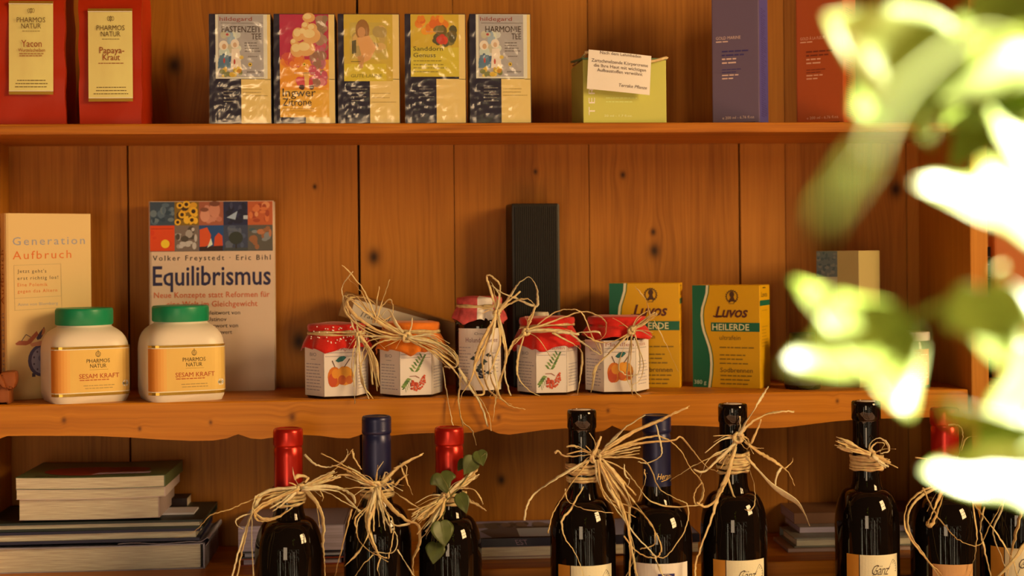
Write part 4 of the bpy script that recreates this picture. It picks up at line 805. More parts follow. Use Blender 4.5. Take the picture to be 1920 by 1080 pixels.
# ------------------------------------------------------------------ yellow and green powder boxes
YEL = (212, 138, 4); GRN = (18, 84, 44)
def clay_box(u0, u1, us, vt, Y, label, sub, grams):
    uc = (u0+u1)/2; m = mpp(uc, Y); ph = max(.06, math.atan((us-u1)/(u1-u0)/.55)); wd = (u1-u0)*m/math.cos(ph); dp = wd*.55; h = ztop(uc, vt, Y)-ZB
    t = thing('powder_box', label, 'box', (P((u0+us)/2, 600, Y).x, Y+dp/2+.003, ZB), -azi(uc)-ph, 'yellow and green powder boxes')
    b = BM(); box(b, -wd/2, wd/2, -dp/2, dp/2, 0, h); link('carton', b, CARD(YEL), t, bevel=.0009)
    p = Print(0, 0, 128, 190, -wd/2, wd/2, 0, h); br = (74, 36, 10)
    wv = [(27, 0), (26, 14), (22, 28), (17.5, 42), (16, 56), (17, 72), (20, 86), (25, 100), (30, 115), (33, 130), (34, 146), (33, 165), (29.5, 190)]
    p.poly(GRN, [(0.3, 190)]+[(x, y) for x, y in wv[::-1]]+[(.3, 0)], 1.2)
    p.poly((222, 190, 120), wv[::-1]+[(x+4.6, y) for x, y in wv], 2); p.poly((40, 80, 24), [(x+4.6, y) for x, y in wv[::-1]]+[(x+6.4, y) for x, y in wv], 2)
    for k in range(16):
        a = -.9+k*(6.28-1.3)/15+.05; a = math.pi/2+.45+k*(2*math.pi-.9)/15; x, y = 76+10.5*math.cos(a), 21+11*math.sin(a); p.ell(br, x, y, 2.5, 1.2, 3, 8, a+.9)
    p.ell(br, 76, 17, 4.6, 5.6, 3, 14); p.poly(br, [(74, 20), (79, 20), (80, 24), (83, 30), (69, 30), (73, 24)], 3); p.bars(br, 70, 84, [33.5], 1, 1)
    p.text((84, 30, 16), 'Luvos', 44, 106, 59, 20, 3, .95, .28, .022); p.line((84, 30, 16), [(40, 57), (47, 59), (60, 57)], 2.6, 3)
    p.rect(GRN, 36, 69, 127.6, 85.5, 2); p.text((222, 186, 110), 'HEILERDE', 38.5, 108, 83, 11.6, 3, 1.0, 0, .012)
    p.text((112, 70, 10), sub, 52, 52+len(sub)*4.4, 101, 8.4, 3); tx = (130, 84, 8)
    p.bars(tx, 52, 118, [114], 2.2, 2); p.bars(tx, 52, 122, [128, 135.5, 143.5], 2.2, 3)
    p.text((96, 54, 8), 'Sodbrennen', 53, 114, 161, 8.6, 3); p.bars(tx, 53, 116, [166, 173.5, 181], 2.2, 6)
    p.text((196, 186, 130), grams, 3, 26, 184, 7.6, 3)
    p.build('front_print', t, flat(-dp/2))
    q = Print(0, 0, 70, 190, -dp/2, dp/2, 0, h); q.rect(GRN, .5, 28, 69.5, 38, 1); q.text((74, 36, 10), 'Luvos', 10, 50, 22, 10, 2); q.rect(br, 20, 4, 40, 6, 1); q.bars((176, 110, 10), 12, 56, [46, 76, 82, 88, 94, 100, 106, 112], 1.6, 5)
    q.build('side_print', t, lambda x, z, o: Vector((wd/2+o, x, z)))
clay_box(1149, 1281, 1288, 531, .085, 'yellow and green powder box partly hidden behind the red topped apricot jar', 'Kapseln', '380 g')
clay_box(1307, 1433, 1453, 535, .062, 'yellow and green powder box fully in view, reading Heilerde ultrafein', 'ultrafein', '380 g')

# ------------------------------------------------------------------ right end of the middle shelf
Y = .02; t = thing('small_bottle', 'small black capped medicine bottle right of the yellow boxes', 'bottle', place(1503, Y+.025, ZB)); H = ztop(1503, 625, Y+.01)-ZB; r = .022
b = BM(); lathe(b, [(0, 0), (r*.95, 0), (r, .002), (r, H*.55), (r*.93, H*.62), (r*.75, H*.68), (.013, H*.72), (.013, H*.92), (0, H*.92)], 32); link('bottle_glass', b, GLASS, t, 50)
b = BM(); lathe(b, [(0, H*.70), (.0155, H*.70), (.0160, H*.72), (.0160, H*.97), (.015, H), (.012, H-.0006), (0, H-.0006)], 64, 0, 0, 0, .0005, 1, (H*.71, H*.96)); link('screw_cap', b, blk, t, 40)
b = BM(); lathe(b, [(r+.0003, H*.08), (r+.0003, H*.5)], 32); link('label', b, ink((70, 48, 34)), t, True)
Y = .05; uc = 1590; m = mpp(uc, Y); wd = .058; h = ztop(uc, 470, Y)-ZB
t = thing('tea_carton', 'tall pale cream carton with grey printed corner behind the plant', 'box', (P(1606, 600, Y).x, Y+wd*.55, ZB), -azi(1606)-.46)
b = BM(); box(b, -wd/2, wd/2, -wd/2, wd/2, 0, h); link('carton', b, CARD((176, 138, 66)), t, bevel=.0009)
p = Print(0, 0, 80, 250, -wd/2, wd/2, 0, h); p.rect((98, 96, 74), .5, .5, 40, 48, 1); p.blobs([(76, 82, 66), (120, 110, 80)], .5, .5, 40, 48, 40, 1.5, 4, 4, 1.5); p.rect((176, 150, 96), .5, 48, 40, 249, 1); p.line((70, 50, 36), [(14, 150), (30, 156), (38, 150)], 1.5); p.line((70, 50, 36), [(18, 146), (26, 162)], 1.2); p.rect((150, 118, 56), 40, 120, 79, 180, 1)
p.build('front_print', t, flat(-wd/2))
Y = .035; r = .026; uc = 1702; t = thing('label_jar', 'jar with white lid and orange striped label at the right end of the shelf', 'jar', place(uc, Y+r*.6, ZB), -azi(uc)); H = ztop(uc, 623, Y)-ZB
b = BM(); lathe(b, [(0, 0), (r*.95, 0), (r, .003), (r, H*.74), (r*.94, H*.80), (r*.94, H*.9), (0, H*.9)], 40); link('jar_glass', b, GLASS, t, 50)
b = BM(); lathe(b, [(0, H*.845), (r*.97, H*.845), (r*.99, H*.86), (r*.99, H*.98), (r*.96, H), (0, H)], 40); link('lid', b, mat('cream_lid', (226, 186, 140), .5), t, 40)
p = Print(-30, 0, 30, 70, -.03, .03, H*.05, H*.70); p.rect((206, 96, 34), -29.5, 0, 29.5, 70, 1, 12); p.bars((236, 176, 110), -26, 28, [6+4*k for k in range(15)], 1.6, 3, cover=1); p.build('label', t, lambda x, z, o: Vector(((r+.0003+o)*math.sin(x/r), -(r+.0003+o)*math.cos(x/r), z)))
# next bay
Y = .07
t, wd, h = standing_book('black spined upright book in the right hand bay behind the plant', 1844, 1862, 470, .10, 0, .10, mat('black_cover', (.02, .015, .014), .4, raw=True))
t.location.z += .0045
q = Print(0, 0, 18, 270, -wd/2, wd/2, 0, h); q.bars((150, 120, 100), 4, 14, [20, 28, 36, 60, 66, 190, 196, 202, 208, 214, 220, 226, 232], 1.4, 2); q.build('spine_print', t, flat(0))
t, wd, h = standing_book('orange brown book standing beside the black book in the right bay', 1866, 1945, 440, .09, 0, .02, CARD((176, 84, 24)))
t.location.z += .0045
# ------------------------------------------------------------------ books lying on the lower shelf
def lying_book(label, u0, u1, v0, v1, Y, dp, cover, hard=True, group=None, rz=0, zb=None, sag=0.0, spine='right', board=.0025, pages=None, over=.004):
    uc = (u0+u1)/2; x0 = P(u0, v1, Y).x; x1 = P(u1, v1, Y).x; z0 = zb if zb is not None else ztop(uc, v1, Y); z1 = ztop(uc, v0, Y); th = max(.003, z1-z0); wd = x1-x0
    t = thing('book', label, 'book', ((x0+x1)/2, Y, z0), rz, group); X = wd/2; bt = board if hard else .0006
    if pages is None: pages = PAPER
    ov = over if hard else .0004
    def slab(bm, xa, xb, ya, yb, za, zb_, n=14):
        rg = []
        for k in range(n+1):
            x = xa+(xb-xa)*k/n; q = sag*(1-(2*k/n-1)**2)
            rg.append([Vector((x, ya, za-q)), Vector((x, yb, za-q)), Vector((x, yb, zb_-q)), Vector((x, ya, zb_-q))])
        loft(bm, rg)
    b = BM(); slab(b, -X, X, 0, dp, 0, bt); slab(b, -X, X, 0, dp, th-bt, th)
    if spine == 'right': box(b, X-bt, X+.0008, 0, dp, 0, th)
    elif spine == 'back': box(b, -X, X, dp-bt, dp+.0008, 0, th)
    elif spine == 'front': box(b, -X, X, -.0008, bt, 0, th)
    link('cover', b, cover, t)
    b = BM(); slab(b, -X+ov, X-ov*1.2, ov, dp-ov, bt, th-bt); link('pages', b, pages, t)
    return t, th, wd
Yb = .035
z = ZC+.0002
w1 = CARD((176, 132, 96)); dkb = mat('dark_blue_cover', (30, 26, 40), .45, .4); dkg = mat('dark_green_cover', (28, 34, 22), .45, .4); grn = mat('green_book_cover', (84, 84, 40), .4, .4); jack = mat('worn_jacket', (150, 124, 104), .55, .4, var=.3, vscale=30)
G = 'books piled at the left of the lower shelf'
t, th, wd = lying_book('large book in a worn pale jacket, lowest of the left pile', -110, 383, 1024, 1066, Yb, .125, jack, True, G, .0, z, .001, 'right', .0012)
b = BM(); q = [Vector((wd/2-.10+.012*k, -.0006, th+.0008+.0010*math.sin(k*1.1))) for k in range(9)]+[Vector((wd/2+.004, -.001, th+.006)), Vector((wd/2+.006, -.001, th+.002)), Vector((wd/2+.002, -.001, th-.004))]
c_ = catmull(q, 3); V = [[b.verts.new(p), b.verts.new(p+Vector((0, .12, 0))), b.verts.new(p+Vector((0, .12, .0006))), b.verts.new(p+Vector((0, 0, .0006)))] for p in c_]
for A, B_ in zip(V, V[1:]):
    for i in range(4): b.faces.new([A[i], A[(i+1) % 4], B_[(i+1) % 4], B_[i]])
link('jacket_flap', b, jack, t)
z += th+.0032
t, th, wd = lying_book('thick dark blue hardcover in the left pile, above the worn jacket book', -90, 374, 996, 1026, Yb, .125, dkb, True, G, .01, z, 0, 'back', .0032); z += th+.0002
t, th, wd = lying_book('thin black green hardcover in the left pile, under the paperbacks', -80, 381, 979, 1000, Yb+.001, .125, dkg, True, G, -.006, z, 0, 'back', .0026); z += th+.0002
b = BM(); x1_ = P(367, 970, Yb+.05).x; box(b, P(270, 970, Yb+.05).x, x1_, Yb+.035, Yb+.075, z, z+.0022); bk_ = link('paper_slip', b, mat('white_slip', (206, 172, 150), .6)); tag(bk_, 'white paper slip sticking out on top of the black green book', 'paper')
t, th, wd = lying_book('thick plain paperback in the left pile, third from the top', 36, 298, 937, 978, Yb+.006, .11, w1, False, G, .0, z, .0007, 'right', pages=PAPER); z2 = z
# keep the thick paperback clear of the slip by standing its block on it
t.location.z += .0024; z += th+.0026
t, th, wd = lying_book('pale bent paperback in the left pile, second from the top', 31, 309, 915, 939, Yb+.002, .115, CARD((206, 160, 118)), False, G, .01, z, .0012, 'right'); z += th+.0003
t, th, wd = lying_book('green covered paperback with red picture, topmost of the left pile', 29, 309, 893, 918, Yb+.000, .125, grn, False, G, -.01, z, .0012, 'right', board=.001)
p = Print(0, 0, 280, 125, -wd/2, wd/2, 0, .123)
p.ell((140, 40, 20), 120, 78, 84, 34, 1, 20); p.ell((120, 30, 16), 180, 74, 60, 26, 1.4, 18); p.rect((196, 150, 130), 132, 92, 246, 106, 2); p.text((40, 34, 20), 'Garten', 34, 76, 121, 9, 2)
p.build('cover_print', t, lambda x, z_, o: Vector((x, z_, th+.0003+o-.0012*(1-(2*x/wd)**2))))
t, th_, wd_ = lying_book('dark book lying at the back behind the left pile', 250, 352, 935, 1060, .130, .036, mat('dark_brown_cover', (44, 26, 18), .5, .3), False, None, 0, ZC+.0002, 0, 'front')
# books and magazines behind the bottles
grey = mat('grey_magazine', (140, 112, 96), .35, .4, coat=.2); GP = mat('grey_pages', (176, 140, 120), .8, .2, var=.25, vscale=1, stretch=(10, 10, 900))
def stack(items, Y, dp):
    z = ZC+.0002
    for (lab, u0, u1, v0, v1, cov, hard, sp, pg, dy, rz) in items:
        t, th, wd = lying_book(lab, u0, u1, v0, v1, Y+dy, dp, cov, hard, 'books and magazines lying behind the bottles', rz, z, 0, sp, .0012, pg); z += th+.0003
        yield t, th, wd
list(stack([('red edged brochure at the bottom of the grey magazine pile behind the red capped bottle', 450, 648, 1046, 1060, mat('red_brochure', (140, 50, 24), .4), True, 'right', GP, 0, .0),
            ('white and black magazine in the pile behind the leftmost red capped bottle', 452, 646, 1034, 1048, mat('black_glossy', (40, 32, 34), .3), True, 'none', mat('white_pages', (190, 160, 140), .7), .002, .01),
            ('thick grey catalogue on top of the pile behind the leftmost red capped bottle', 446, 646, 985, 1034, grey, False, 'right', GP, .004, -.02)], .042, .115))
L_ = list(stack([('thick brown edged book lowest of the pile between the bottles', 872, 1036, 1052, 1064, w1, False, 'right', PAPER, 0, 0),
            ('thick cream edged catalogue in the pile between the bottles', 870, 1310, 1022, 1052, w1, False, 'back', PAPER, 0, 0),
            ('glossy grey brochure with dark band, topmost of the pile between the bottles', 862, 1312, 1006, 1022, mat('black_glossy', (40, 32, 34), .3), False, 'front', GP, .001, 0)], .045, .115))
t, th, wd = L_[-1]
p = Print(0, 0, 440, 100, -wd/2, wd/2, .001, .114); p.rect((150, 130, 124), 2, 4, 438, 98, 1, 1); p.poly((88, 72, 62), [(60, 98), (40, 60), (80, 30), (150, 40), (200, 70), (190, 98)], 2, ); p.blobs([(112, 84, 60), (84, 66, 50), (60, 48, 40)], 20, 10, 300, 50, 50, 5, 14, 3, 2.2); p.rect((30, 24, 26), 110, 40, 220, 48, 3); p.rect((170, 156, 158), 110, 48, 220, 96, 2.8)
p.build('cover_print', t, lambda x, z_, o: Vector((x, z_, th+.0003+o)))
q = Print(0, 0, 440, 16, -wd/2, wd/2, 0, th); q.text((140, 96, 84), 'EST', 100, 122, 13, 10, 2, shear=-.4); q.build('spine_print', t, flat(-.0009))
list(stack([('wide worn brochure lowest of the pile at the right of the lower shelf', 1478, 1740, 1026, 1036, mat('brown_brochure', (150, 104, 66), .5), False, 'back', w1, 0, -.02),
            ('grey green book in the middle of the pile at the right of the lower shelf', 1490, 1740, 1006, 1025, mat('grey_green_cover', (124, 106, 74), .45), True, 'back', PAPER, .004, -.02),
            ('brownish magazine in the pile at the right of the lower shelf', 1500, 1735, 986, 1006, mat('grey_brown_cover', (134, 104, 76), .4), False, 'right', GP, .03, -.02),
            ('reddish brown magazine, topmost of the pile at the right of the lower shelf', 1490, 1735, 960, 986, mat('red_brown_cover', (112, 66, 34), .45), False, 'front', GP, .05, -.03)], .042, .075))

# ------------------------------------------------------------------ wine bottles
WG = bpy.data.materials.new('dark_wine_glass'); WG.use_nodes = True
bs = WG.node_tree.nodes['Principled BSDF']; bs.inputs['Base Color'].default_value = (.006, .0035, .0025, 1); bs.inputs['Roughness'].default_value = .015; bs.inputs['IOR'].default_value = 1.5
RED = mat('red_capsule', (.50, .018, .008), .27, .6, metal=.55, raw=True); BLU = mat('blue_capsule', (.014, .018, .085), .34, .6, metal=.3, raw=True)
CORK = mat('cork', (226, 184, 150), .8)
LABP = mat('wine_label_paper', (232, 186, 120), .6, .3, bump=.1, bscale=600); ORG = mat('wine_label_orange', (206, 122, 30), .6, .3)
Yw = -.10; RB = .0366
def Yt(v):
    q = min(1, max(0, (v-925)/70)); return Yw-(.021+(.0395-.021)*q)
def bottle(uc, vt, kind, label, lab=None, group='wine bottles in a row before the shelves', rad=None, vl=None, sh=0, seed=0, vneck=None):
    x = P(uc, 800, Yw).x; zt = P(uc, vt, Yw).z; H = zt-ZD; R = (rad*.967) if rad else RB; rot = -azi(uc)+.0
    t = thing('wine_bottle', label, 'bottle', (x, Yw, ZD+.0002), rot, group)
    n0 = H-.088; n1 = H-.140          # neck foot, start of the shoulder
    b = BM(); prof = [(0, .006), (R*.55, .003), (R*.86, 0), (R*.97, .003), (R, .010), (R, n1)]
    for k in range(1, 9):
        a = k/8*math.pi/2; prof.append((.0185+(R-.0185)*math.cos(a)**.9, n1+(n0-n1-.010)*math.sin(a)))
    prof += [(.0165, n0-.004), (.0155, n0+.006), (.0150, H-.030)]
    if kind == 'black': prof += [(.0150, H-.022), (.0152, H-.021), (.0162, H-.0195), (.0164, H-.004), (.0158, H-.001), (.0148, H), (.0115, H), (.0110, H-.002), (0, H-.002)]
    else: prof += [(.0149, H-.004), (.014, H-.001), (0, H-.001)]
    lathe(b, prof, 64); link('bottle_glass', b, WG, t, 50)
    if kind == 'black':
        b = BM(); lathe(b, [(0, H-.0022), (.0108, H-.0022), (.0108, H-.0006), (.0102, H-.0002), (0, H-.0002)], 32); link('cork', b, CORK, t, 40)
    else:
        m = RED if kind == 'red' else BLU; zb = H-.064 if kind == 'red' else H-.078
        b = BM(); pr_ = [(.0161, zb), (.0157, zb+.004), (.0155, H-.030), (.0156, H-.0225), (.0150, H-.0215), (.0150, H-.0195), (.0160, H-.0185), (.0163, H-.017)]
        for k in range(1, 5): pr_ += [(.0163-.0000, H-.017+k*.0028-.0008), (.0160, H-.017+k*.0028)]
        if kind == 'red': pr_ = pr_[:8]
        pr_ += [(.0163, H-.004), (.0158, H-.0012), (.0146, H), (.0125, H), (.0122, H-.0006), (0, H-.0006)]
        lathe(b, pr_, 48); link('capsule', b, m, t, 40)
        if kind == 'blue':
            p = Print(-26, 0, 26, 30, -.0163*1.0, .0163, zb+.001, zb+.019); au = mat('gold_ink', (226, 160, 70), .35, .5, metal=.5)
            p.text(au, 'Heram', -2+sh, 22+sh, 18, 11, 3, 1, .35); p.line(au, [(4+sh, 22), (14+sh, 19), (24+sh, 15)], 1.2); p.text(au, 'ir', -24, -14, 12, 8, 3, 1, .3)
            p.build('gold_signature', t, lambda x_, z_, o: Vector((.0164*math.sin(x_/.0163*1.25), -.0164*math.cos(x_/.0163*1.25), z_)))
    if lab:
        u0, u1 = lab[1], lab[2]; m_ = mpp(uc, Yw-R); z1 = ztop(uc, vl, Yw-R)-ZD; z0 = max(.02, z1-.085)
        W_ = u1-u0; p = Print(u0, 0, u1, 140, (u0-uc)*m_, (u1-uc)*m_, z0, z1); ik_ = (84, 62, 36)
        c = u0+W_*.25
        if lab[0] == 'ganz':
            p.rect(ORG, u0, 0, c, 140, 1, 6); p.rect(LABP, c, 0, u1, 140, 1, 14); p.rect((40, 26, 16), c-1.6, 0, c, 140, 2)
            p.text(ik_, 'Gänz', u0+W_*.46, u0+W_*.78, 36, 19, 3, .9, .45, -.004)
            for s_ in range(6):
                a0 = -.5+s_*.26; p.line(ik_, [(u0+W_*.76, 26), (u0+W_*.76+20*math.cos(a0-.5), 26+20*math.sin(a0-.5))], .7)
            p.line(ik_, [(u0+W_*.76+20*math.cos(-1.0+s_*.26), 26+20*math.sin(-1.0+s_*.26)) for s_ in range(6)], .7)
            p.line(ik_, [(u0+W_*.44, 46), (u0+W_*.50, 30), (u0+W_*.56, 20)], .7); p.bars(ik_, c+14, u1-10, [66, 76], 2, 4)
        elif lab[0] == 'blue':
            p.rect(mat('wine_label_cream', (232, 196, 150), .6), u0, 0, u1, 140, 1, 16); cx = u0+W_*.56; p.rect((36, 30, 66), cx-15, 18, cx+15, 64, 2.5, 8)
            for s_ in range(5): p.line((196, 150, 90), [(cx+13*math.cos(a)*abs(math.cos(s_*.45)), 30+11*math.sin(a)) for a in [k*.5 for k in range(13)]], .8)
            p.text(ik_, 'HERAM', cx-24, cx+24, 84, 9, 3)
        else:
            p.rect((196, 128, 62), u0, 0, u1, 140, 1, 16); p.line((120, 70, 40), [(u0+W_*.1, 16), (u0+W_*.9, 14)], 1); p.bars((120, 70, 40), u0+10, u1-10, [22], 1.5, 3)
        lb = p.build('label', t, lambda x_, z_, o: Vector(((R+.0003+o)*math.sin(x_/R*1.06), -(R+.0003+o)*math.cos(x_/R*1.06), z_)))
    return t, H
def tie(t, H, uc, knot, strands, seed, wrap=6, spread=.006, kr=.006, fuzz=6, vw=None):
    zk = P(knot[0], vw or knot[1]+4, Yw).z-ZD
    return raffia_tie(t, .0172, zk, knot, strands, Yt, seed, wrap, spread, fuzz, kr)
b1, H = bottle(540, 803, 'red', 'red capped wine bottle, leftmost of all the bottles', rad=.0388)
tie(b1, H, 540, (563, 916), [(2.5, (560, 916), (500, 928), (470, 938), (430, 955), (395, 966), (372, 990), (352, 1003), (328, 1008)), (6, (560, 914), (496, 922), (474, 948), (490, 972), (520, 970), (558, 944)), (6, (560, 918), (520, 935), (480, 960), (486, 976), (515, 974), (548, 952)), (6, (556, 914), (500, 922), (478, 950), (462, 990), (446, 1040), (434, 1085)), (6, (556, 918), (494, 944), (472, 966), (462, 1000), (452, 1040), (444, 1085)), (5, (556, 914), (496, 924), (476, 940), (472, 1000), (475, 1085)), (2.5, (475, 960), (446, 972), (444, 984), (456, 992)),
  (6, (566, 914), (618, 912), (648, 920), (664, 934), (665, 944)), (5, (566, 918), (630, 920), (658, 942), (680, 966)), (4, (570, 918), (610, 922), (640, 938), (676, 958)), (8, (570, 916), (594, 944), (606, 976), (605, 1020), (608, 1050), (610, 1085)), (4, (568, 914), (590, 935), (600, 990)), (3, (600, 900), (640, 870), (662, 842)), (4, (571, 852), (590, 870), (616, 876), (642, 866), (652, 850), (650, 842)), (2.5, (600, 920), (606, 932), (604, 940)), (6, (552, 898), (560, 892), (578, 896), (572, 904))] + fan((564, 915), (635, 887), 7, 6, 8, 3) + fan((562, 916), (498, 950), 5, 7, 14, 4), 31, 7, .007, vw=930)
b2, H = bottle(706, 780, 'blue', 'blue capped wine bottle with a tangled raffia bow, second from the left', sh=4, rad=.0385)
tie(b2, H, 706, (704, 912), [(8, (716, 908), (738, 884), (764, 866), (794, 850)), (6, (716, 906), (740, 880), (792, 852)), (4, (700, 906), (664, 884), (640, 870), (602, 850)), (4, (700, 906), (660, 892), (630, 890)), (4, (700, 910), (670, 895), (650, 880), (622, 872)), (4, (702, 914), (660, 915), (625, 920)),
  (5, (704, 914), (694, 945), (668, 970), (668, 990), (674, 1015), (700, 1038), (726, 1046)), (6, (704, 914), (702, 950), (692, 985), (706, 1030), (716, 1046), (728, 1053)), (5, (706, 914), (718, 950), (738, 980), (734, 1020), (728, 1048)), (7, (710, 918), (732, 950), (760, 974), (784, 986), (786, 1020), (774, 1050), (776, 1085)), (5, (710, 918), (716, 960), (740, 984), (770, 980), (786, 958)), (5, (702, 914), (688, 960), (690, 1000), (712, 1046)), (4, (706, 914), (724, 975), (744, 1005), (738, 1035), (700, 1035)), (4, (702, 914), (690, 950), (672, 975), (668, 1000)),
  (3, (722, 905), (750, 930), (792, 956)), (3, (738, 878), (760, 872), (762, 890)), (3, (750, 868), (764, 905), (774, 928)), (3, (660, 955), (648, 1000), (626, 1085)), (4, (694, 995), (676, 1030), (646, 1062)), (3, (700, 1040), (680, 1060), (660, 1090)), (3, (745, 1030), (760, 1055), (780, 1085)), (3, (714, 1045), (708, 1065), (712, 1085)), (4, (740, 910), (756, 895), (766, 890)), (5, (716, 905), (724, 885), (733, 900)), (3, (660, 845), (665, 860), (678, 880))] + fan((706, 912), (650, 884), 5, 4, 10, 5) + fan((706, 916), (712, 1000), 5, 5, 22, 6), 32, 6, .008, .007, 12)
b3, H = bottle(842, 801, 'red', 'red capped wine bottle trimmed with green ivy leaves, third from the left', rad=.0362)
tie(b3, H, 842, (836, 930), [(4, (862, 916), (888, 918), (902, 936), (905, 946)), (4, (862, 924), (884, 942), (900, 950), (912, 958)), (3, (866, 920), (880, 936), (898, 946)), (5, (830, 936), (800, 950), (764, 956)), (5, (835, 935), (808, 985), (788, 1012))] + fan((836, 930), (900, 882), 8, 7, 7, 7) + fan((834, 932), (772, 978), 7, 6, 11, 8) + fan((834, 934), (790, 1004), 4, 6, 8, 9, (822, 962)), 33, 7, .007, vw=936)
b4, H = bottle(1091, 768, 'black', 'corked dark bottle with a big wild raffia bow and a Gänz label', ('ganz', 1042, 1150), vl=1062)
tie(b4, H, 1091, (1118, 856), [(8, (1122, 852), (1180, 814), (1230, 792), (1262, 776), (1293, 761)), (6, (1122, 852), (1178, 812), (1240, 786), (1290, 764)), (5, (1126, 850), (1150, 824), (1172, 802), (1210, 778)), (5, (1128, 852), (1180, 830), (1235, 818), (1272, 840), (1296, 880), (1316, 905), (1317, 932), (1304, 946), (1302, 925), (1316, 904)), (5, (1128, 854), (1190, 832), (1260, 826), (1277, 820), (1300, 846), (1326, 876), (1350, 884)), (4, (1126, 858), (1190, 858), (1216, 872), (1236, 915), (1270, 936), (1289, 948), (1288, 985), (1268, 1020), (1246, 1045), (1222, 1040)), (4, (1130, 862), (1170, 880), (1196, 912), (1220, 940), (1260, 950), (1306, 948), (1318, 945)),
  (6, (1120, 862), (1142, 895), (1158, 930), (1176, 980), (1182, 1030), (1180, 1085)), (5, (1116, 862), (1122, 905), (1154, 952), (1192, 1004), (1230, 1044)), (5, (1124, 862), (1152, 905), (1178, 945), (1180, 1000), (1190, 1060), (1196, 1085)), (5, (1120, 862), (1136, 930), (1196, 956), (1224, 990), (1240, 1026), (1228, 1046), (1196, 1036), (1170, 1005)), (4, (1130, 862), (1180, 930), (1222, 985), (1226, 1020), (1200, 1030)), (4, (1120, 862), (1128, 920), (1148, 945), (1192, 970)), (5, (1122, 862), (1146, 915), (1170, 970), (1190, 1035), (1172, 1085)), (6, (1128, 860), (1156, 890), (1180, 935), (1182, 980)),
  (7, (1106, 862), (1064, 884), (1026, 908), (1002, 926), (988, 950), (983, 976)), (4, (1104, 866), (1074, 902), (1050, 940), (1034, 970), (1028, 1000)), (3, (1060, 916), (1066, 940), (1100, 955), (1150, 962)), (3.5, (1094, 912), (1070, 955), (1054, 975), (1058, 1005), (1080, 1040), (1096, 1085)), (4, (1040, 850), (1046, 846), (1062, 856), (1108, 852)), (4, (1062, 838), (1080, 836), (1108, 848)), (6, (1112, 852), (1120, 838), (1127, 818)), (2.5, (1230, 796), (1240, 836), (1238, 856), (1214, 868), (1196, 866)), (2.5, (1170, 870), (1172, 890), (1180, 900), (1176, 912)), (2.5, (1208, 880), (1210, 900), (1200, 930), (1196, 940)), (4, (1228, 1044), (1234, 1060), (1246, 1085))] + fan((1120, 856), (1200, 838), 5, 4, 12, 10) + fan((1122, 862), (1180, 945), 5, 5, 20, 11), 34, 9, .010, .009, 10, vw=885)
b5, H = bottle(1231, 778, 'blue', 'blue capped wine bottle between the two corked bottles, cream label with blue emblem', ('blue', 1188, 1292), vl=1058, sh=2, rad=.0398)
b6, H = bottle(1374, 757, 'black', 'corked dark bottle with raffia sticking up, just right of the blue capped one', ('ganz', 1335, 1437), vl=1052, rad=.0382)
tie(b6, H, 1374, (1384, 820), [(6, (1384, 818), (1400, 790), (1418, 762), (1430, 742), (1440, 724)), (7, (1388, 814), (1412, 790), (1440, 776), (1464, 772), (1489, 772)), (6, (1385, 818), (1388, 800), (1387, 780)), (4, (1408, 832), (1420, 806), (1427, 786)), (5, (1396, 828), (1422, 848), (1450, 864), (1470, 878), (1482, 892), (1490, 911)), (4, (1466, 874), (1456, 892), (1454, 910)), (2.5, (1472, 878), (1484, 868), (1487, 858)), (4, (1398, 830), (1418, 840), (1432, 840)), (4, (1400, 856), (1420, 880), (1446, 908)),
  (5, (1380, 830), (1352, 856), (1320, 884), (1300, 880)), (2, (1372, 842), (1320, 864), (1280, 886), (1256, 902)), (3, (1370, 838), (1330, 860), (1312, 896)), (6, (1380, 838), (1366, 884), (1348, 926), (1338, 960), (1324, 1000), (1306, 1050), (1303, 1085)), (5, (1376, 838), (1364, 895), (1344, 935), (1324, 950), (1306, 942)), (4, (1362, 888), (1372, 920), (1386, 950), (1404, 957), (1415, 944), (1414, 910), (1404, 876)), (4, (1395, 818), (1404, 828), (1400, 842), (1384, 826))] + fan((1384, 822), (1350, 880), 3, 5, 8, 12), 35, 10, .012, .007, 6, vw=866)
# broad twisted leaf of raffia
inv = b6.matrix_world.inverted(); b = BM(); pts = [inv @ P(u, v, Yt(v)-.004) for u, v in ((1398, 858), (1424, 884), (1446, 908), (1470, 926), (1494, 942), (1508, 962), (1518, 986))]
tube(b, catmull(pts, 7), lambda t: .0009+.0036*math.exp(-((t-.55)/.22)**2), 8, flat=.18, twist=1.2); link('broad_strand', b, RAF[2], b6, True)
b7, H = bottle(1624, 752, 'black', 'corked dark bottle with a neat short raffia tie and Gänz label', ('ganz', 1586, 1686), vl=1042, rad=.0370)
tie(b7, H, 1624, (1634, 852), [(5, (1640, 852), (1630, 842), (1634, 828), (1650, 822), (1664, 832), (1666, 846), (1650, 850)), (5, (1640, 853), (1634, 840), (1644, 830), (1658, 832), (1650, 848))] + fan((1632, 852), (1566, 828), 8, 7, 9, 13) + fan((1636, 854), (1668, 872), 5, 6, 8, 14), 36, 11, .007, .005, 2, vw=866)
b8, H = bottle(1771, 765, 'red', 'red capped wine bottle half hidden by the plant, second from the right', ('tan', 1748, 1822), vl=1060, rad=.0400)
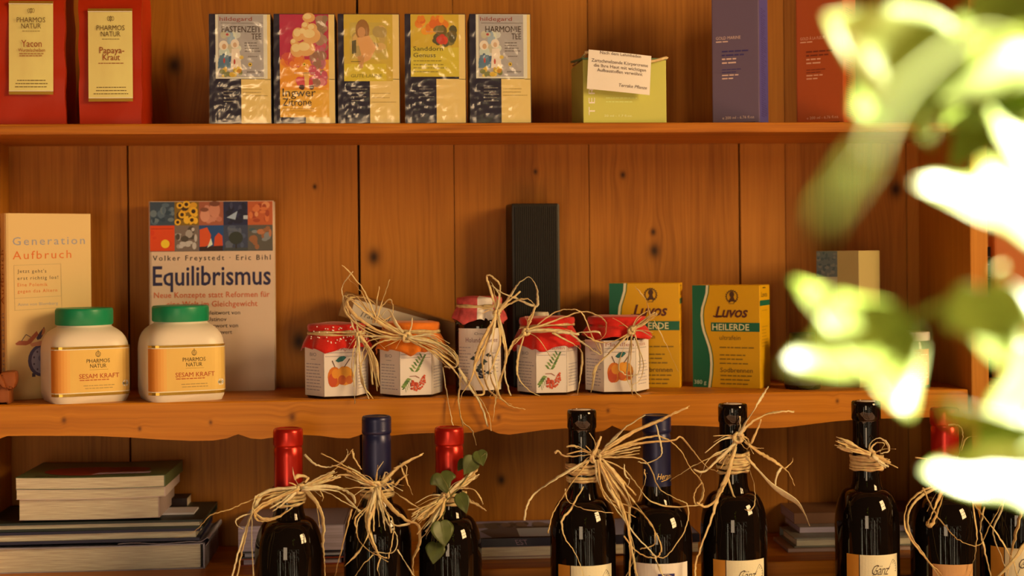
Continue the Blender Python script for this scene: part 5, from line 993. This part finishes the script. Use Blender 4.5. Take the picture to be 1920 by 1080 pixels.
tie(b8, H, 1771, (1772, 908), [(5, (1768, 906), (1726, 922), (1700, 950), (1698, 990), (1726, 1036), (1760, 1072), (1772, 1090)), (5, (1766, 910), (1730, 928), (1706, 955), (1704, 995), (1736, 1046), (1764, 1085)), (8, (1772, 908), (1756, 945), (1742, 975), (1740, 984), (1750, 980), (1768, 930)), (4, (1730, 914), (1744, 945), (1766, 980), (1800, 1014), (1836, 1022), (1856, 985), (1880, 940), (1890, 908)), (5, (1808, 912), (1826, 945), (1850, 975), (1872, 1005), (1896, 1046), (1910, 1085)), (4, (1716, 858), (1742, 862), (1756, 876), (1764, 900)), (3, (1778, 797), (1798, 798), (1805, 815), (1800, 845), (1786, 880)), (3, (1802, 845), (1812, 822), (1832, 818)), (3, (1818, 914), (1826, 960), (1832, 1010), (1824, 1060), (1816, 1085))], 37, 6, .008, vw=902)
b9, H = bottle(1903, 748, 'black', 'corked dark bottle at the right edge behind the plant, with Gänz label', ('ganz', 1856, 1968), vl=1030, rad=.0400)
tie(b9, H, 1903, (1900, 905), [(8, (1916, 910), (1914, 960), (1902, 1010), (1894, 1050), (1888, 1085)), (5, (1846, 950), (1838, 990), (1846, 1030), (1858, 1085)), (5, (1892, 912), (1876, 960), (1862, 1000), (1880, 1050), (1890, 1085)), (4, (1905, 910), (1930, 1000), (1925, 1085)), (6, (1930, 1010), (1900, 1050), (1868, 1085)), (6, (1850, 940), (1870, 920), (1895, 905))], 38, 8, .008, vw=896)

# ------------------------------------------------------------------ ivy
LEAF = mat('ivy_leaf', (.085, .115, .030), .4, .4, raw=True, var=.35, vscale=60, trans=.15)
VEIN = mat('ivy_stem', (.16, .17, .06), .5, .3, raw=True)
HEART = [(0, 0), (-.05, .16), (.03, .36), (.25, .50), (.50, .42), (.74, .24), (1, 0)]
IVY = [(0, 0), (-.09, .14), (-.06, .34), (.10, .52), (.36, .62), (.46, .42), (.56, .32), (.76, .22), (1, 0)]
ARROW = [(0, 0), (-.10, .12), (-.12, .26), (.06, .40), (.30, .52), (.42, .30), (.62, .20), (.82, .12), (1, 0)]
def ivy_leaf(parent, name, base, tip, nrm, width, m, shape=IVY, fold=.18, curl=.12, seed=0, inv=None, asym=1.0, vein=None, thick=.0004):
    """one leaf: a folded, curled blade with a raised midrib"""
    if inv is not None: base, tip = inv @ base, inv @ tip; nrm = inv.to_3x3() @ nrm
    a = tip-base; Ln = a.length; a.normalize(); n = (nrm-a*nrm.dot(a)).normalized(); s = a.cross(n)
    b = BM(); R = random.Random(seed)
    side = {}
    fine = []
    pts = [Vector((x, y, 0)) for x, y in shape]
    c = catmull(pts, 4)
    rows = []
    for sg in (1, -1):
        out = []
        for p in c:
            row = []
            for k in range(5):
                f = k/4; x = p.x if p.x > 0 else p.x*f; xm = max(0, min(1, p.x)); xx = xm+(p.x-xm)*f; y = p.y*f*(asym if sg < 0 else 1)*width
                zz = fold*abs(y)+curl*1.1*(xx-xx*xx)+.015*math.sin(7*xx+seed)*f+.02*noise.noise(Vector((xx*3, y*3*sg, seed)))
                row.append(base+a*(xx*Ln)+s*(sg*y*Ln)+n*(zz*Ln))
            out.append([b.verts.new(q) for q in row])
        for A, B_ in zip(out, out[1:]):
            for k in range(4):
                try: b.faces.new([A[k], B_[k], B_[k+1], A[k+1]] if sg > 0 else [A[k+1], B_[k+1], B_[k], A[k]])
                except ValueError: pass
    bmesh.ops.remove_doubles(b, verts=b.verts[:], dist=Ln*.002)
    o = link(name, b, m, parent, True)
    md = o.modifiers.new('thick', 'SOLIDIFY'); md.thickness = thick
    if vein is not None:
        b = BM(); q = [base+a*(x*Ln)+n*((curl*1.1*(x-x*x))*Ln+thick*.5) for x in [k/8 for k in range(9)]]
        tube(b, q, lambda t: Ln*.009*(1.05-t), 5); link('midrib', b, vein, o, True)
    return o
# sprig tucked into the raffia of the third bottle
inv = b3.matrix_world.inverted(); nr = Vector((.15, -1, .25))
stem = [inv @ P(u, v, Yw-.028) for u, v in ((836, 940), (860, 915), (878, 890), (896, 862), (910, 850))]
b = BM(); tube(b, catmull(stem, 6), lambda t: .0007, 6); sp_ = link('ivy_sprig', b, VEIN, b3, True)
for i, (bu, bv, tu, tv, wd_, shp, dy) in enumerate(((826, 888, 838, 926, 1.05, IVY, -.030), (888, 858, 870, 890, .95, HEART, -.028), (897, 846, 906, 874, 1.0, HEART, -.026), (862, 926, 875, 964, .72, HEART, -.030), (826, 978, 834, 1026, .98, HEART, -.0435), (818, 1018, 812, 1058, .95, HEART, -.0435), (872, 862, 858, 884, .7, HEART, -.024))):
    ivy_leaf(sp_, 'leaf', P(bu, bv, Yw+dy), P(tu, tv, Yw+dy-.006), nr+Vector((.2*math.sin(i*2), 0, .2*math.cos(i))), wd_, LEAF, shp, .10, .10, i, inv, 1, VEIN, .0003)
for (q0, q1) in (((836, 940), (826, 978)), ((828, 985), (818, 1018)), ((845, 930), (826, 890))):
    b = BM(); tube(b, [inv @ P(q0[0], q0[1], Yw-.035), inv @ P((q0[0]+q1[0])/2+3, (q0[1]+q1[1])/2, Yw-.042), inv @ P(q1[0], q1[1], Yw-.040)], lambda t: .0005, 5); link('leaf_stalk', b, VEIN, sp_, True)

# the plant close to the camera, out of focus
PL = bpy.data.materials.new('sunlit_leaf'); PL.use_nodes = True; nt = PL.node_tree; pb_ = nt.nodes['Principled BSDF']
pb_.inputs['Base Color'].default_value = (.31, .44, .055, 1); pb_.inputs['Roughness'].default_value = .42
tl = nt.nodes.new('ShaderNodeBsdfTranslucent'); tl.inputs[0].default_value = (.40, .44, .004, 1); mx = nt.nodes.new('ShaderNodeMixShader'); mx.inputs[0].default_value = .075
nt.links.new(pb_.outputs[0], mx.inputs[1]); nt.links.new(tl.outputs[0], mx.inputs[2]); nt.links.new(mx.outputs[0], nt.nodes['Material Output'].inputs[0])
PS = mat('green_stem', (.20, .26, .02), .5, .3, raw=True)
Yp = -1.14
pl = thing('ivy_plant', 'out of focus sunlit green ivy in the right foreground', 'plant', P(1985, 1000, Yp))
pl.matrix_world = Matrix.Translation(P(1985, 1000, Yp)); inv = pl.matrix_world.inverted()
def stalk(pts, r, name='stem'):
    b = BM(); tube(b, catmull([inv @ P(u, v, Yp+y) for u, v, y in pts], 6), lambda t: r*(1.1-.3*t), 7); return link(name, b, PS, pl, True)
stalk([(1990, 1900, .0), (1984, 1300, .0), (1995, 1000, .01), (1975, 700, .0), (1960, 480, .01), (1985, 250, .02), (1960, 0, .01), (1975, -300, .02)], .0028)
UP = Vector((0, -.35, 1)); FR = Vector((0, -1, .3))
TRI = [(0, 0), (.0, .10), (.06, .22), (.24, .42), (.47, .62), (.50, .44), (.46, .26), (.60, .19), (.82, .13), (1, 0)]
SUN = Vector((.80, .18, .62)).normalized()
PLV = [  # base, tip, depth offset base/tip, normal, width, shape, stalk start, curl
 ((1790, 150), (1545, 28), .0, -.01, (-.48, -.78, .42), .85, HEART, (1950, 120), -.45),
 ((1712, 130), (1602, 228), .01, -.01, (-.35, -.9, .42), .80, HEART, (1790, 150), -.42),
 ((1700, 165), (1752, 278), .01, .00, (.0, -.9, .3), .55, HEART, (1790, 150), -.2),
 ((1935, -40), (1782, 66), .0, -.01, (-.45, -.75, .38), .7, IVY, (1965, -60), -.25),
 ((1990, 345), (1828, 182), .0, -.01, (.40, -.65, .6), .62, IVY, (1985, 380), -.2),
 ((1965, 400), (1712, 345), -.06, -.075, (.50, -.55, .66), .85, ARROW, (1965, 430), -.10),
 ((1706, 602), (1462, 690), .0, -.02, (-.25, -.80, .58), .97, TRI, (1850, 560), -.38),
 ((1846, 548), (1886, 692), .0, -.02, (-.12, -.78, .58), .90, IVY, (1880, 500), -.35),
 ((1905, 812), (1755, 755), .02, -.02, (-.75, -.65, .10), .5, HEART, (1970, 740), -.12),
 ((1985, 868), (1730, 884), .0, -.03, (.1, -.72, .7), .50, IVY, (1990, 930), -.25),
 ((1990, 60), (1800, 130), .10, .06, (-.85, -.45, -.25), 1.0, IVY, (1975, 40), .15),
 ((1960, 170), (1770, 250), .10, .07, (-.85, -.45, -.25), 1.1, IVY, (1980, 200), .15),
 ((1930, 110), (1890, 300), .09, .08, (-.85, -.45, -.2), .9, IVY, (1980, 120), .15),
 ((1870, 220), (1780, 320), .10, .10, (-.9, -.4, -.2), .8, HEART, (1975, 240), .1),
 ((2010, 770), (1830, 810), .08, .05, (-.7, -.7, .1), 1.0, IVY, (1985, 760), .1),
 ((1985, 100), (1750, 190), .0, -.02, (-.7, -.7, .0), .35, HEART, (1975, 90), .1),
]
for i, (bq, tq, y0, y1, nv_, wd_, shp, st, cu) in enumerate(PLV):
    B_ = P(bq[0], bq[1], Yp+y0); T_ = P(tq[0], tq[1], Yp+y1)
    ivy_leaf(pl, 'leaf', B_, T_, Vector(nv_), wd_, PL, shp, (.10 if i % 2 else .14), cu, i+3, inv, 1.0, None, .0003)
    stalk([(st[0], st[1], .005), ((st[0]+bq[0])/2, (st[1]+bq[1])/2-14, y0*.5), (bq[0], bq[1], y0)], .0011, 'leaf_stalk')
# one leaf much nearer to the lens
B_ = P(1625, 290, -1.40); T_ = P(1535, 445, -1.42)
ivy_leaf(pl, 'leaf', B_, T_, Vector((-.7, -.7, .3)), .18, PL, HEART, .2, .15, 40, inv, 1.0, None, .0002)
b = BM(); tube(b, catmull([inv @ q for q in (P(1975, 100, Yp), P(1850, 60, -1.28), P(1700, 160, -1.36), P(1625, 290, -1.40))], 6), lambda t: .0009, 6); link('leaf_stalk', b, PS, pl, True)
